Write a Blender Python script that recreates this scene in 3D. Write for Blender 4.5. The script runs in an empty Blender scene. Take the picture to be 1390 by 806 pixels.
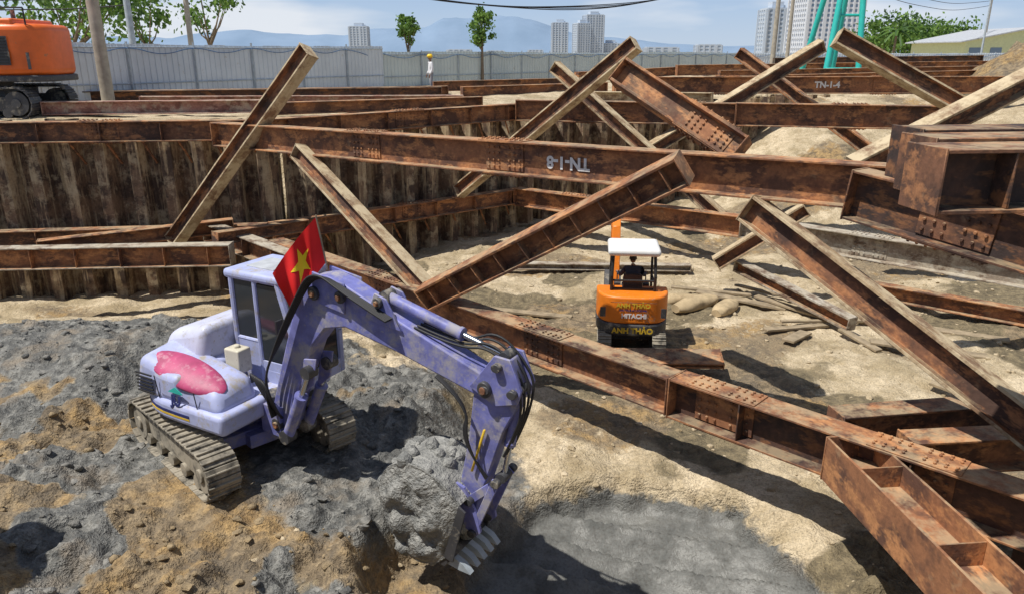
import bpy, bmesh, math, random
from mathutils import Vector, Matrix, noise
random.seed(7)
scene = bpy.context.scene
R = math.radians
GZ = 4.1      # street level ; pit floor about -0.4

# ------------------------------------------------------------------ materials
def newmat(name, rough=0.8, metal=0.0):
    m = bpy.data.materials.new(name); m.use_nodes = True
    nt = m.node_tree; b = nt.nodes['Principled BSDF']
    b.inputs['Roughness'].default_value = rough; b.inputs['Metallic'].default_value = metal
    return m, nt, b
def N(nt, t, **kw):
    n = nt.nodes.new(t)
    for k, v in kw.items():
        if k in n.inputs.keys(): n.inputs[k].default_value = v
        else: setattr(n, k, v)
    return n
def L(nt, a, b): nt.links.new(a, b)
def c4(c): return (c[0], c[1], c[2], 1)
def mixc(nt, fac, a, b, blend='MIX'):
    n = nt.nodes.new('ShaderNodeMix'); n.data_type = 'RGBA'; n.blend_type = blend
    for s, v in ((0, fac), (6, a), (7, b)):
        if hasattr(v, 'is_linked') or hasattr(v, 'links'): L(nt, v, n.inputs[s])
        else: n.inputs[s].default_value = v if s == 0 else c4(v)
    return n.outputs[2]
def math_(nt, op, a, b=None, clamp=False):
    n = nt.nodes.new('ShaderNodeMath'); n.operation = op; n.use_clamp = clamp
    for i, v in enumerate((a, b)):
        if v is None: continue
        if hasattr(v, 'links'): L(nt, v, n.inputs[i])
        else: n.inputs[i].default_value = v
    return n.outputs[0]
def mrange(nt, v, a, b, c=0.0, d=1.0):
    n = nt.nodes.new('ShaderNodeMapRange'); L(nt, v, n.inputs[0])
    for i, x in enumerate((a, b, c, d)): n.inputs[i+1].default_value = x
    return n.outputs[0]
def coords(nt, scale=(1, 1, 1), rnd=True):
    tc = nt.nodes.new('ShaderNodeTexCoord')
    mp = nt.nodes.new('ShaderNodeMapping'); mp.inputs['Scale'].default_value = scale
    L(nt, tc.outputs['Object'], mp.inputs['Vector'])
    if rnd:
        oi = nt.nodes.new('ShaderNodeObjectInfo')
        L(nt, math_(nt, 'MULTIPLY', oi.outputs['Random'], 60.0), mp.inputs['Location'])
    return mp.outputs[0]
def noise_(nt, vec, scale, detail=6, rough=0.6):
    n = N(nt, 'ShaderNodeTexNoise'); n.inputs['Scale'].default_value = scale
    n.inputs['Detail'].default_value = min(detail, 4); n.inputs['Roughness'].default_value = rough
    if vec is not None: L(nt, vec, n.inputs['Vector'])
    return n.outputs['Fac']
def bump(nt, b, h, strength=0.4, dist=0.02):
    n = N(nt, 'ShaderNodeBump'); n.inputs['Strength'].default_value = strength; n.inputs['Distance'].default_value = dist
    L(nt, h, n.inputs['Height']); L(nt, n.outputs[0], b.inputs['Normal'])

def rust_mat(name, dark, mid, light, mudcol=(.46, .36, .22), mud=0.25, topmud=0.6, streak=(1.3, 2.2, 3.2)):
    m, nt, b = newmat(name, .85)
    v = coords(nt); vs = coords(nt, streak)
    n1 = noise_(nt, v, 1.3, 4, .68); n2 = noise_(nt, vs, 1.2, 4, .75); n3 = noise_(nt, v, 14, 2, .7)
    c = mixc(nt, mrange(nt, n1, .44, .55), dark, mid)
    c = mixc(nt, mrange(nt, n2, .50, .60), c, light)
    c = mixc(nt, mrange(nt, n3, .38, .75, 0, .4), c, tuple(x*.35 for x in dark))
    g = nt.nodes.new('ShaderNodeNewGeometry'); s = nt.nodes.new('ShaderNodeSeparateXYZ'); L(nt, g.outputs['Normal'], s.inputs[0])
    n4 = noise_(nt, v, 2.3, 4, .72)
    top = math_(nt, 'MULTIPLY', mrange(nt, s.outputs[2], .25, .9), mrange(nt, n4, .42, .58, 0, topmud))
    allm = mrange(nt, n4, .70-.45*mud, .78-.35*mud, 0, min(1, mud*1.5))
    f = math_(nt, 'MAXIMUM', top, allm)
    c = mixc(nt, f, c, mudcol)
    L(nt, c, b.inputs['Base Color']); bump(nt, b, n3, .5, .012)
    return m
M = {}
M['rust'] = rust_mat('rusty_steel', (.085, .045, .032), (.22, .10, .055), (.40, .18, .08), mud=.2)
M['rust_dark'] = rust_mat('dark_rusty_steel', (.050, .032, .028), (.11, .055, .038), (.26, .115, .05), mud=.12, topmud=.45)
M['rust_orange'] = rust_mat('orange_rusty_steel', (.13, .062, .040), (.33, .145, .068), (.52, .24, .10), mud=.2, topmud=.55)
M['mudsteel'] = rust_mat('muddy_steel', (.23, .14, .08), (.40, .29, .17), (.52, .41, .26), mudcol=(.56, .46, .30), mud=.55, topmud=.9)
M['greysteel'] = rust_mat('dusty_grey_steel', (.16, .105, .07), (.31, .25, .19), (.46, .42, .35), mudcol=(.46, .41, .32), mud=.5, topmud=.8)
M['redprimer'] = rust_mat('red_primer_steel', (.20, .09, .07), (.36, .18, .14), (.46, .27, .21), mudcol=(.50, .42, .32), mud=.45, topmud=.7)
M['pile'] = rust_mat('sheet_pile_steel', (.085, .055, .040), (.23, .145, .09), (.48, .36, .22), mudcol=(.54, .44, .29), mud=.42, topmud=.2, streak=(3.2, 3.2, .35))

def plain(name, col, rough=.6, metal=0, var=.25, scale=4, dirt=None, dirtamt=0, spec=None):
    m, nt, b = newmat(name, rough, metal)
    v = coords(nt)
    n = noise_(nt, v, scale, 3, .6)
    c = mixc(nt, mrange(nt, n, .3, .7), tuple(x*(1-var) for x in col), tuple(min(1, x*(1+var*.5)) for x in col))
    if dirt:
        n2 = noise_(nt, v, 3.1, 4, .75)
        f = mrange(nt, n2, .66-.3*dirtamt, .76-.2*dirtamt, 0, .9)
        n5 = noise_(nt, v, 17, 2, .75)
        f = math_(nt, 'MAXIMUM', f, mrange(nt, n5, .70-.12*dirtamt, .78-.1*dirtamt, 0, .8))
        c = mixc(nt, f, c, dirt)
        rr = mrange(nt, f, 0, 1, rough, .9); L(nt, rr, b.inputs['Roughness'])
    L(nt, c, b.inputs['Base Color'])
    return m
MUD = (.36, .32, .25)
M['lav'] = plain('faded_lavender_paint', (.42, .46, .71), .5, var=.18, dirt=MUD, dirtamt=.46)
M['lavw'] = plain('pale_paint', (.56, .58, .73), .5, var=.14, dirt=MUD, dirtamt=.46)
M['purple'] = plain('purple_blue_paint', (.18, .19, .47), .5, var=.35, dirt=(.36, .34, .36), dirtamt=.62)
M['pink'] = plain('faded_magenta_paint', (.47, .065, .17), .5, var=.3, dirt=(.56, .32, .38), dirtamt=.4)
M['navy'] = plain('navy_stripe', (.02, .03, .15), .5)
M['yellow'] = plain('yellow_paint', (.75, .5, .04), .5)
M['rubber'] = plain('muddy_track', (.07, .065, .055), .8, dirt=(.36, .32, .25), dirtamt=1.05)
M['black'] = plain('black_rubber', (.02, .02, .022), .6)
M['dgrey'] = plain('dark_grey_metal', (.06, .06, .065), .5, dirt=MUD, dirtamt=.4)
M['chrome'] = plain('chrome_rod', (.6, .6, .62), .25, 1.0)
M['seat'] = plain('dark_vinyl', (.03, .03, .035), .6)
M['orange'] = plain('orange_paint', (.80, .21, .012), .45, var=.12, dirt=MUD, dirtamt=.2)
M['orangered'] = plain('orange_red_paint', (.80, .15, .02), .38, var=.1, dirt=(.3, .2, .12), dirtamt=.05)
M['white'] = plain('white_paint', (.75, .75, .74), .5, var=.08, dirt=(.5, .47, .4), dirtamt=.25)
M['cream'] = plain('cream_plastic', (.62, .58, .46), .6, var=.1, dirt=MUD, dirtamt=.4)
def claymat():
    m, nt, b = newmat('wet_grey_clay', .6); v = coords(nt)
    n = noise_(nt, v, 5, 4, .7); n2 = noise_(nt, v, 22, 2, .7)
    L(nt, mixc(nt, mrange(nt, n, .38, .62), (.15, .152, .145), (.34, .335, .31)), b.inputs['Base Color'])
    bump(nt, b, math_(nt, 'ADD', n, math_(nt, 'MULTIPLY', n2, .3)), 1.0, .08); return m
M['clayl'] = claymat()
m, nt, b = newmat('dark_glass', .08); b.inputs['Base Color'].default_value = (.03, .035, .04, 1); M['glass'] = m
M['red'] = plain('red_cloth', (.80, .012, .012), .8, var=.1)
M['star'] = plain('yellow_cloth', (.9, .68, .02), .8, var=.05)
M['fence'] = plain('pale_sheet_metal', (.62, .68, .74), .45, var=.12, scale=.6, dirt=(.45, .42, .38), dirtamt=.1)
M['fence2'] = plain('grey_green_sheet_metal', (.56, .63, .63), .5, var=.12, scale=.6, dirt=(.45, .42, .38), dirtamt=.1)
M['concrete'] = plain('weathered_concrete', (.42, .38, .31), .9, var=.25)
M['polegrey'] = plain('galvanised_pole', (.42, .48, .53), .5)
M['teal'] = plain('teal_paint', (.03, .48, .42), .45, var=.1)
M['bark'] = plain('bark', (.22, .17, .12), .9)
M['wood'] = plain('weathered_timber', (.33, .26, .17), .9, var=.4, dirt=(.4, .33, .2), dirtamt=.3)
M['sack'] = plain('sand_sack', (.48, .37, .22), .9, var=.3, dirt=(.3, .22, .12), dirtamt=.3)
M['skin'] = plain('skin', (.30, .16, .10), .6)
M['hair'] = plain('black_hair', (.012, .011, .01), .6)
M['shirt'] = plain('white_shirt', (.76, .76, .78), .9, var=.1)
M['trouser'] = plain('dark_trousers', (.04, .045, .07), .9)
M['greytrouser'] = plain('grey_trousers', (.30, .31, .34), .9)
M['helmet'] = plain('yellow_helmet', (.85, .58, .03), .35)
M['cyanline'] = plain('blue_hose', (.06, .16, .35), .5)
M['roofgrey'] = plain('roof_sheet', (.45, .47, .50), .6)
M['ywall'] = plain('pale_green_yellow_render', (.66, .70, .42), .9, var=.1)
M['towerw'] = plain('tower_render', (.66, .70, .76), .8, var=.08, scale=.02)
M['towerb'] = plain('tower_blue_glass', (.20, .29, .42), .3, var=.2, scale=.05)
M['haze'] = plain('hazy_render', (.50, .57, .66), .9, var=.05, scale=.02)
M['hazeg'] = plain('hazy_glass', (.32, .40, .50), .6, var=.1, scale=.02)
def leafmat(name, col):
    m, nt, b = newmat(name, .6)
    b.inputs['Base Color'].default_value = c4(col)
    tr = N(nt, 'ShaderNodeBsdfTranslucent'); tr.inputs['Color'].default_value = c4(tuple(x*1.4 for x in col))
    mx = N(nt, 'ShaderNodeMixShader'); mx.inputs[0].default_value = .35
    L(nt, b.outputs[0], mx.inputs[1]); L(nt, tr.outputs[0], mx.inputs[2])
    L(nt, mx.outputs[0], nt.nodes['Material Output'].inputs[0]); return m
M['leafA'] = leafmat('leaf_light', (.17, .29, .055)); M['leafB'] = leafmat('leaf_mid', (.09, .18, .035)); M['leafC'] = leafmat('leaf_dark', (.045, .10, .022))

# ------------------------------------------------------------------ mesh builder
class MB:
    def __init__(s): s.v = []; s.f = []; s.m = []; s.mats = []
    def mi(s, mat):
        mat = M[mat] if isinstance(mat, str) else mat
        if mat not in s.mats: s.mats.append(mat)
        return s.mats.index(mat)
    def add(s, vs, fs, mat, T=None):
        o = len(s.v); k = s.mi(mat)
        for p in vs:
            p = Vector(p)
            if T is not None: p = T @ p
            s.v.append(p[:])
        for f in fs: s.f.append([i+o for i in f]); s.m.append(k)
    def box(s, c, d, mat, T=None, rot=None):
        x, y, z = d[0]/2, d[1]/2, d[2]/2
        vs = [Vector((a*x, b_*y, c_*z)) for a in (-1, 1) for b_ in (-1, 1) for c_ in (-1, 1)]
        if rot: 
            Rm = Matrix.Rotation(rot[0], 3, 'X'); Rm = Matrix.Rotation(rot[2], 3, 'Z') @ Matrix.Rotation(rot[1], 3, 'Y') @ Rm
            vs = [Rm @ p for p in vs]
        vs = [p + Vector(c) for p in vs]
        s.add(vs, [(0,1,3,2),(4,6,7,5),(0,4,5,1),(2,3,7,6),(0,2,6,4),(1,5,7,3)], mat, T)
    def cyl(s, p1, p2, r, mat, n=12, r2=None, T=None):
        p1 = Vector(p1); p2 = Vector(p2); r2 = r if r2 is None else r2
        d = (p2-p1).normalized(); a = d.orthogonal().normalized(); b_ = d.cross(a)
        vs = []
        for p, q in ((p1, r), (p2, r2)):
            for i in range(n):
                t = 2*math.pi*i/n; vs.append(p + a*math.cos(t)*q + b_*math.sin(t)*q)
        fs = [(i, (i+1) % n, n+(i+1) % n, n+i) for i in range(n)] + [tuple(range(n))[::-1], tuple(range(n, 2*n))]
        s.add(vs, fs, mat, T)
    def prism(s, poly, a, b_, mat, plane='xz', T=None):
        n = len(poly)
        def P(p, t):
            return (p[0], t, p[1]) if plane == 'xz' else (p[0], p[1], t) if plane == 'xy' else (t, p[0], p[1])
        vs = [P(p, a) for p in poly] + [P(p, b_) for p in poly]
        fs = [tuple(range(n)), tuple(range(n, 2*n))[::-1]] + [(i, (i+1) % n, n+(i+1) % n, n+i) for i in range(n)]
        s.add(vs, fs, mat, T)
    def ball(s, c, r, mat, n=12, k=8, T=None, jit=0):
        vs = []; c = Vector(c); r = Vector(r) if not isinstance(r, (int, float)) else Vector((r, r, r))
        vs.append(c+Vector((0, 0, r.z)))
        for j in range(1, k):
            ph = math.pi*j/k
            for i in range(n):
                t = 2*math.pi*i/n; q = 1+random.uniform(-jit, jit)
                vs.append(c+Vector((r.x*math.sin(ph)*math.cos(t)*q, r.y*math.sin(ph)*math.sin(t)*q, r.z*math.cos(ph)*q)))
        vs.append(c-Vector((0, 0, r.z))); e = len(vs)-1
        fs = [(0, 1+i, 1+(i+1) % n) for i in range(n)]
        for j in range(k-2):
            for i in range(n): fs.append((1+j*n+i, 1+(j+1)*n+i, 1+(j+1)*n+(i+1) % n, 1+j*n+(i+1) % n))
        fs += [(e, 1+(k-2)*n+(i+1) % n, 1+(k-2)*n+i) for i in range(n)]
        s.add(vs, fs, mat, T)
    def build(s, name, parent=None, mw=None, bevel=0, seg=2, angle=35, fixn=True, smooth=True, xf=None):
        me = bpy.data.meshes.new(name); me.from_pydata(s.v, [], s.f)
        for mt in s.mats: me.materials.append(mt)
        me.polygons.foreach_set('material_index', s.m)
        if xf is not None: me.transform(xf)
        if fixn:
            bm = bmesh.new(); bm.from_mesh(me); bmesh.ops.recalc_face_normals(bm, faces=bm.faces); bm.to_mesh(me); bm.free()
        if smooth:
            me.polygons.foreach_set('use_smooth', [True]*len(me.polygons)); me.set_sharp_from_angle(angle=R(angle))
        me.update()
        ob = bpy.data.objects.new(name, me); scene.collection.objects.link(ob)
        if mw is not None: ob.matrix_world = mw
        if parent: ob.parent = parent
        if bevel:
            bv = ob.modifiers.new('bevel', 'BEVEL'); bv.width = bevel; bv.segments = seg; bv.limit_method = 'ANGLE'; bv.angle_limit = R(30)
        return ob
def empty(name, loc=(0, 0, 0), rz=0):
    e = bpy.data.objects.new(name, None); scene.collection.objects.link(e); e.location = loc; e.rotation_euler = (0, 0, rz); return e
def curve(name, pts, r, mat, parent=None, xf=None, br=2):
    cu = bpy.data.curves.new(name, 'CURVE'); cu.dimensions = '3D'; cu.bevel_depth = r; cu.bevel_resolution = br; cu.resolution_u = 6
    sp = cu.splines.new('NURBS'); sp.points.add(len(pts)-1)
    for p, q in zip(sp.points, pts):
        if xf is not None: q = xf @ Vector(q)
        p.co = (q[0], q[1], q[2], 1)
    sp.order_u = 3; sp.use_endpoint_u = True
    cu.materials.append(M[mat]); ob = bpy.data.objects.new(name, cu); scene.collection.objects.link(ob)
    if parent: ob.parent = parent
    return ob
def text(name, body, size, mat, parent, loc, rot, ext=.002):
    cu = bpy.data.curves.new(name, 'FONT'); cu.body = body; cu.size = size; cu.extrude = ext; cu.align_x = 'CENTER'; cu.align_y = 'CENTER'; cu.offset = .006*size/.15
    cu.materials.append(M[mat]); ob = bpy.data.objects.new(name, cu); scene.collection.objects.link(ob)
    ob.parent = parent; ob.location = loc; ob.rotation_euler = rot; return ob

# ------------------------------------------------------------------ terrain
def ss(a, b, x):
    t = max(0, min(1, (x-a)/(b-a))); return t*t*(3-2*t)
WALL = [(-30, 20.2), (-7, 23.0), (0.6, 29.5), (15.5, 37.5)]
def wally(x):
    for (x0, y0), (x1, y1) in zip(WALL, WALL[1:]):
        if x <= x1: return y0+(y1-y0)*(x-x0)/(x1-x0)
    return 37.5
def nz(x, y, s, o=0): return noise.noise(Vector((x*s+o, y*s-o, o*.37)))
def fr(x, y, s, o=0, oct=4): return noise.fractal(Vector((x*s+o, y*s-o, o*.7)), 1.0, 2.0, oct)
def lump(x, y, s, o=0): return .45-noise.voronoi(Vector((x*s+o, y*s, .3*o)))[0][0]
EX = Vector((-4.2, 10.35))
BC = (1.85, 8.0)
def terrain(x, y):
    """returns z, clay, ochre, damp, bowl"""
    wob = nz(x, y, .35, 3)*.8
    if y > wally(x)+.3 or y < 1.0:
        z = GZ + .06*fr(x, y, .4, 1) + .03*fr(x, y, 2, 5, 2)
        ds = 99
        if 24 < y < 60 and abs(x) < 40:
            z += .35*max(0, nz(x, y, .25, 9))
            d = math.hypot(x-1, (y-37))/3.2; z += .45*math.exp(-d*d)
            d = math.hypot(x-9, (y-41))/3.5; z += .8*math.exp(-d*d)
            ds = math.hypot(x-28.0, y-40); d = ds/3.6; z += 3.1*math.exp(-d*d)*(1+.25*fr(x, y, 1.1, 4))
        return z, 0, ss(6, 3, ds)*.9, .15 if y < 80 else .3, 0
    z = -.4
    left = ss(-.5+wob*.5, -1.7+wob*.5, x)*ss(15.5, 12.5, y+wob)
    cut = ss(1.08, .72, math.hypot((x+.72)/1.30, (y-7.95)/1.45)+.10*nz(x, y, 1.7, 9)+.05*nz(x, y, 5, 10))
    z += .75*left*(1-cut)
    md = math.exp(-(((x+9.5)/4.6)**2+((y-14.9)/2.2)**2)); z += 1.0*md
    md2 = math.exp(-(((x+4.6)/2.0)**2+((y-14.4)/1.5)**2)); z += .5*md2
    z -= .6*ss(17.5, 20, y)*ss(-2, -6, x)
    rise = ss(-2.5, -7.5, x)*ss(11.0, 8.0, y); z += .35*rise
    bx, by = (x-BC[0])/2.5, (y-BC[1])/2.45
    br = math.sqrt(bx*bx+by*by)+.14*nz(x, y, .9, 7)+.06*nz(x, y, 3, 8)
    bowl = ss(1.03, .86, br)
    z -= .55*bowl + .35*ss(.85, .1, br)
    z -= .25*cut*(1-bowl)
    rp = ss(23, 38, y)*ss(6.5, 14, x); z += 4.4*rp
    z += 4.6*ss(17, 26, x)*(1-rp)
    z += 4.5*ss(2.6, 1.2, y)
    z += .25*ss(24, 29, y)*ss(-1, 3, x)
    clay = max(ss(.25, .5, md+.3*fr(x, y, .8, 2, 3)), ss(.4, .65, md2), bowl)
    ld = ss(2.6, 1.6, math.hypot(x+1.8, y-10.3)+wob*.6)
    clay = max(clay, ld*.95, left*ss(11.2, 12.6, y+1.2*fr(x, y, .8, 11, 3)))
    clay = max(clay, left*ss(.10, .35, fr(x, y, .6, 12, 3))*.85)
    clay = max(bowl, clay*(1-cut*.9))
    och = max(left*(1-clay), cut*(1-bowl))
    och = max(och, ss(.05, .35, nz(x, y, .33, 21))*.5*ss(1.5, 4, y-6))
    dm = math.exp(-(((x-1.6)/3.8)**2+((y-16.8)/3.4)**2))
    damp_shade = ss(.22, .5, dm+.42*fr(x, y, .55, 31, 3))
    dm2 = math.exp(-(((x-4.6)/2.4)**2+((y-13.2)/1.3)**2)); damp_shade = max(damp_shade, ss(.3, .55, dm2+.3*fr(x, y, .7, 35, 3)))
    dm3 = math.exp(-(((x+1.7)/1.6)**2+((y-12.4)/1.8)**2)); damp_shade = max(damp_shade, ss(.3, .5, dm3+.2*fr(x, y, .7, 38, 3)))
    shade_rubble = math.exp(-(((x-5.9)/2.1)**2+((y-7.6)/1.9)**2)); damp_shade = max(damp_shade, ss(.25, .5, shade_rubble+.3*fr(x, y, .7, 39, 3)))  # darker rubbly soil with the beams' shade painted into its colour
    damp_shade = max(damp_shade, .85*ss(.2, .5, fr(x, y, .28, 44, 4)))
    rough = max(left, md, ss(.2, .6, md2), .8*ss(.3, .6, shade_rubble))*(1-bowl)*(1-.6*cut)
    if rough > .02:
        a = .35+.65*ss(-.25, .25, nz(x, y, .6, 90))
        rg = .5-abs(fr(x, y, 1.5, 55, 4))
        z += rough*(.18*fr(x, y, .7, 8, 3) + .16*rg + a*(.30*lump(x, y, 1.5, 3)+.20*lump(x, y, 3.3, 5)+.10*lump(x, y, 7.5, 7)) + .06*fr(x, y, 5, 18, 3)-.1)
    z += (1-rough)*(1-bowl)*(.12*fr(x, y, .45, 6, 4)+.06*fr(x, y, 2.0, 16, 3)+.025*fr(x, y, 8, 26, 2)+.07*max(0, lump(x, y, 1.6, 9)-.1)*ss(-.2, .2, nz(x, y, .5, 91)))
    if y > 10:
        u = x*.8+y*.25; z -= .05*max(0, math.sin(u*3.3+nz(x, y, .5, 50)*3))*ss(.3, .6, .5+nz(x, y, .3, 51))
    if bowl > 0:   # bucket scrape marks: long shallow curved steps
        rr = math.hypot(x+.6, y-1.2)+.22*nz(x, y, .35, 61)
        f1 = (rr*1.55+.12*nz(x, y, .6, 60)) % 1.0; f2 = (rr*5.2+.10*nz(x, y, .8, 63)) % 1.0
        st = f1**1.5 if f1 < .93 else (1-f1)/.07*.9
        s2 = f2 if f2 < .8 else (1-f2)/.2*.8
        z += bowl*(.20*st+.035*s2+.02*fr(x, y, 2.5, 62, 3))
    de = math.hypot(x-EX.x, y-EX.y); f = ss(2.1, 1.5, de)
    z = z*(1-f) + (.36+.06*fr(x, y, 3, 70, 3))*f
    dm = math.hypot(x-2.75, y-16.3); f = ss(1.6, 1.1, dm); z = z*(1-f)+(-.32+.03*fr(x, y, 3, 70, 2))*f
    return z, clay, och, damp_shade, bowl
def axis(segs, lo, hi):
    out = []
    for a, b_, st in segs:
        n = max(1, round((b_-a)/st)); out += [a+(b_-a)*i/n for i in range(n)]
    out.append(segs[-1][1])
    s = segs[-1][2]; v = out[-1]
    while v < hi: s *= 1.6; v += s; out.append(v)
    s = segs[0][2]; v = out[0]; pre = []
    while v > lo: s *= 1.6; v -= s; pre.append(v)
    return pre[::-1]+out
xs = axis([(-16, -8, .10), (-8, 6, .045), (6, 16, .11), (16, 34, .4)], -4000, 4000)
ys = axis([(1, 5.4, .2), (5.4, 13, .042), (13, 17, .07), (17, 21, .1), (21, 40, .16), (40, 62, .6)], -300, 6000)
vs = []; A1 = []; A2 = []; A3 = []; A4 = []
for y in ys:
    for x in xs:
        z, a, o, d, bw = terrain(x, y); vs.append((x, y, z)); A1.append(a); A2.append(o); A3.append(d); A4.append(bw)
nx = len(xs)
fs = [(j*nx+i, j*nx+i+1, (j+1)*nx+i+1, (j+1)*nx+i) for j in range(len(ys)-1) for i in range(nx-1)]
me = bpy.data.meshes.new('ground'); me.from_pydata(vs, [], fs)
for nm, dat in (('clay', A1), ('ochre', A2), ('damp_shade', A3), ('bowl', A4)):
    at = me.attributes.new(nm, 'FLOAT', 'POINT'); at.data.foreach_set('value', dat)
me.polygons.foreach_set('use_smooth', [True]*len(me.polygons))
ground = bpy.data.objects.new('ground', me); scene.collection.objects.link(ground)
m, nt, b = newmat('earth', .9)
v = coords(nt, rnd=False)
def attr(n): a = N(nt, 'ShaderNodeAttribute'); a.attribute_name = n; return a.outputs['Fac']
n1 = noise_(nt, v, .7, 4, .65); n2 = noise_(nt, v, 5, 4, .7); n3 = noise_(nt, v, 28, 2, .7); n4 = noise_(nt, v, 1.9, 4, .7)
sand = mixc(nt, mrange(nt, n1, .40, .60), (.42, .335, .205), (.70, .58, .40))
sand = mixc(nt, mrange(nt, n4, .50, .62, 0, .55), sand, (.36, .275, .155))
sand = mixc(nt, mrange(nt, n2, .50, .68, 0, .55), sand, (.31, .235, .135))
clay = mixc(nt, mrange(nt, n2, .40, .60), (.085, .087, .083), (.29, .285, .26))
clay = mixc(nt, mrange(nt, n4, .46, .57, 0, .85), clay, mixc(nt, n2, (.06, .062, .06), (.14, .14, .13)))
clay = mixc(nt, mrange(nt, n1, .55, .66, 0, .7), clay, (.31, .25, .18))
clay = mixc(nt, attr('bowl'), clay, mixc(nt, mrange(nt, n4, .35, .65), (.105, .108, .102), (.185, .185, .17)))
och = mixc(nt, mrange(nt, n2, .38, .62), (.16, .12, .075), (.35, .265, .16))
och = mixc(nt, mrange(nt, n1, .48, .58, 0, .85), och, mixc(nt, mrange(nt, n2, .4, .6), (.26, .165, .07), (.47, .31, .13)))
och = mixc(nt, mrange(nt, n4, .52, .62, 0, .7), och, (.14, .115, .085))
damp_shade_col = mixc(nt, mrange(nt, n2, .38, .62), (.125, .10, .058), (.27, .215, .125))
def edge(a, lo=.35, hi=.6): return mrange(nt, math_(nt, 'ADD', a, math_(nt, 'MULTIPLY', math_(nt, 'SUBTRACT', n2, .5), .9)), lo, hi)
c = mixc(nt, edge(attr('damp_shade')), sand, damp_shade_col)  # damp soil, plus painted beam shade at near right
c = mixc(nt, edge(attr('ochre'), .3, .5), c, och)
c = mixc(nt, edge(attr('clay'), .35, .6), c, clay)
c = mixc(nt, mrange(nt, n3, .3, .55, .45, 0), c, (.06, .05, .04))
L(nt, c, b.inputs['Base Color'])
rgh = math_(nt, 'SUBTRACT', .92, math_(nt, 'MULTIPLY', math_(nt, 'MULTIPLY', attr('clay'), mrange(nt, n4, .4, .55)), .42))
L(nt, rgh, b.inputs['Roughness'])
h = math_(nt, 'ADD', math_(nt, 'MULTIPLY', n2, 1.0), math_(nt, 'MULTIPLY', n3, .3))
h = math_(nt, 'MULTIPLY', h, mrange(nt, attr('bowl'), .5, 1, 1, .3))
bump(nt, b, h, 1.0, .10)
me.materials.append(m); M['earth'] = m
def tz(x, y): return terrain(x, y)[0]

# clods
def clods(name, n, region, smin, smax, mat):
    mb = MB(); base = [(0,0,1),(.894,0,.447),(.276,.851,.447),(-.724,.526,.447),(-.724,-.526,.447),(.276,-.851,.447),(.724,.526,-.447),(-.276,.851,-.447),(-.894,0,-.447),(-.276,-.851,-.447),(.724,-.526,-.447),(0,0,-1)]
    ico = [(0,1,2),(0,2,3),(0,3,4),(0,4,5),(0,5,1),(1,6,2),(2,7,3),(3,8,4),(4,9,5),(5,10,1),(6,7,2),(7,8,3),(8,9,4),(9,10,5),(10,6,1),(11,7,6),(11,8,7),(11,9,8),(11,10,9),(11,6,10)]
    for i in range(n):
        p = region()
        if p is None: continue
        x, y = p; s = smin+(smax-smin)*random.random()**3
        Rm = Matrix.Rotation(random.random()*6.3, 3, (random.random()+.1, random.random(), random.random()))
        z = tz(x, y)
        vv = [Rm @ (Vector(q)*s*random.uniform(.6, 1.35)) for q in base]
        vv = [(q.x*1.2+x, q.y+y, q.z*.7+z+s*.1) for q in vv]
        mb.add(vv, ico, mat)
    return mb.build(name, fixn=False, angle=70)
def clodmat(name, a, b_):
    m, nt, bb = newmat(name, .9); v = coords(nt, rnd=False); n = noise_(nt, v, 4, 4, .7); n2 = noise_(nt, v, 30, 2, .7)
    L(nt, mixc(nt, mrange(nt, n, .38, .62), a, b_), bb.inputs['Base Color']); bump(nt, bb, n2, 1.0, .03); return m
M['clodg'] = clodmat('grey_clods', (.10, .10, .095), (.27, .26, .235))
M['clodb'] = clodmat('brown_clods', (.18, .135, .08), (.36, .27, .155))
M['clods'] = clodmat('sand_clods', (.31, .24, .14), (.62, .51, .35))
def rg_clay():
    for _ in range(20):
        x, y = random.uniform(-13, -.5), random.uniform(6, 17)
        if math.hypot(x-EX.x, y-EX.y) < 1.3: continue
        t = terrain(x, y)
        if t[1] > .5 and t[4] < .1: return x, y
def rg_och():
    for _ in range(20):
        x, y = random.uniform(-10, -.8), random.uniform(6, 12)
        if terrain(x, y)[2] > .4: return x, y
def rg_sand():
    x, y = random.uniform(-4, 14), random.uniform(7.5, 27)
    if terrain(x, y)[1] < .4: return x, y
clods('grey_clay_clods', 1100, rg_clay, .012, .09, 'clodg')
clods('brown_soil_clods', 800, rg_och, .012, .07, 'clodb')
clods('sand_clods', 1900, rg_sand, .012, .075, 'clods')

# ------------------------------------------------------------------ sheet pile wall
def sheet_wall():
    mb = MB()
    prof = [(0, 0), (.26, 0), (.42, .46), (.72, .46), (.88, 0)]
    pitch = .92
    for (x0, y0), (x1, y1) in zip(WALL, WALL[1:]):
        a = Vector((x0, y0, 0)); d = Vector((x1-x0, y1-y0, 0)); ln = d.length; d.normalize(); nrm = Vector((d.y, -d.x, 0))
        k = 0
        while (k+1)*pitch <= ln+.5:
            top = GZ+.12+random.uniform(-.08, .08); jo = random.uniform(-.03, .03)
            pts = [a+d*(k*pitch+p[0])+nrm*(p[1]+jo) for p in prof] + [a+d*((k+1)*pitch)+nrm*jo]
            lv = [-2.2, 0, 2, top]
            vv = [p+Vector((0, 0, z)) for z in lv for p in pts]; n = len(pts)
            ff = [(j*n+i, j*n+i+1, (j+1)*n+i+1, (j+1)*n+i) for j in range(len(lv)-1) for i in range(n-1)]
            mb.add(vv, ff, 'pile')
            for q in (0, 4):
                p = pts[q]; mb.cyl(p+Vector((0, 0, -2)), p+Vector((0, 0, top-.01)), .035, 'pile', n=5)
            k += 1
    return mb.build('sheet_pile_wall', fixn=False, smooth=False)
sheet_wall()

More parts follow.
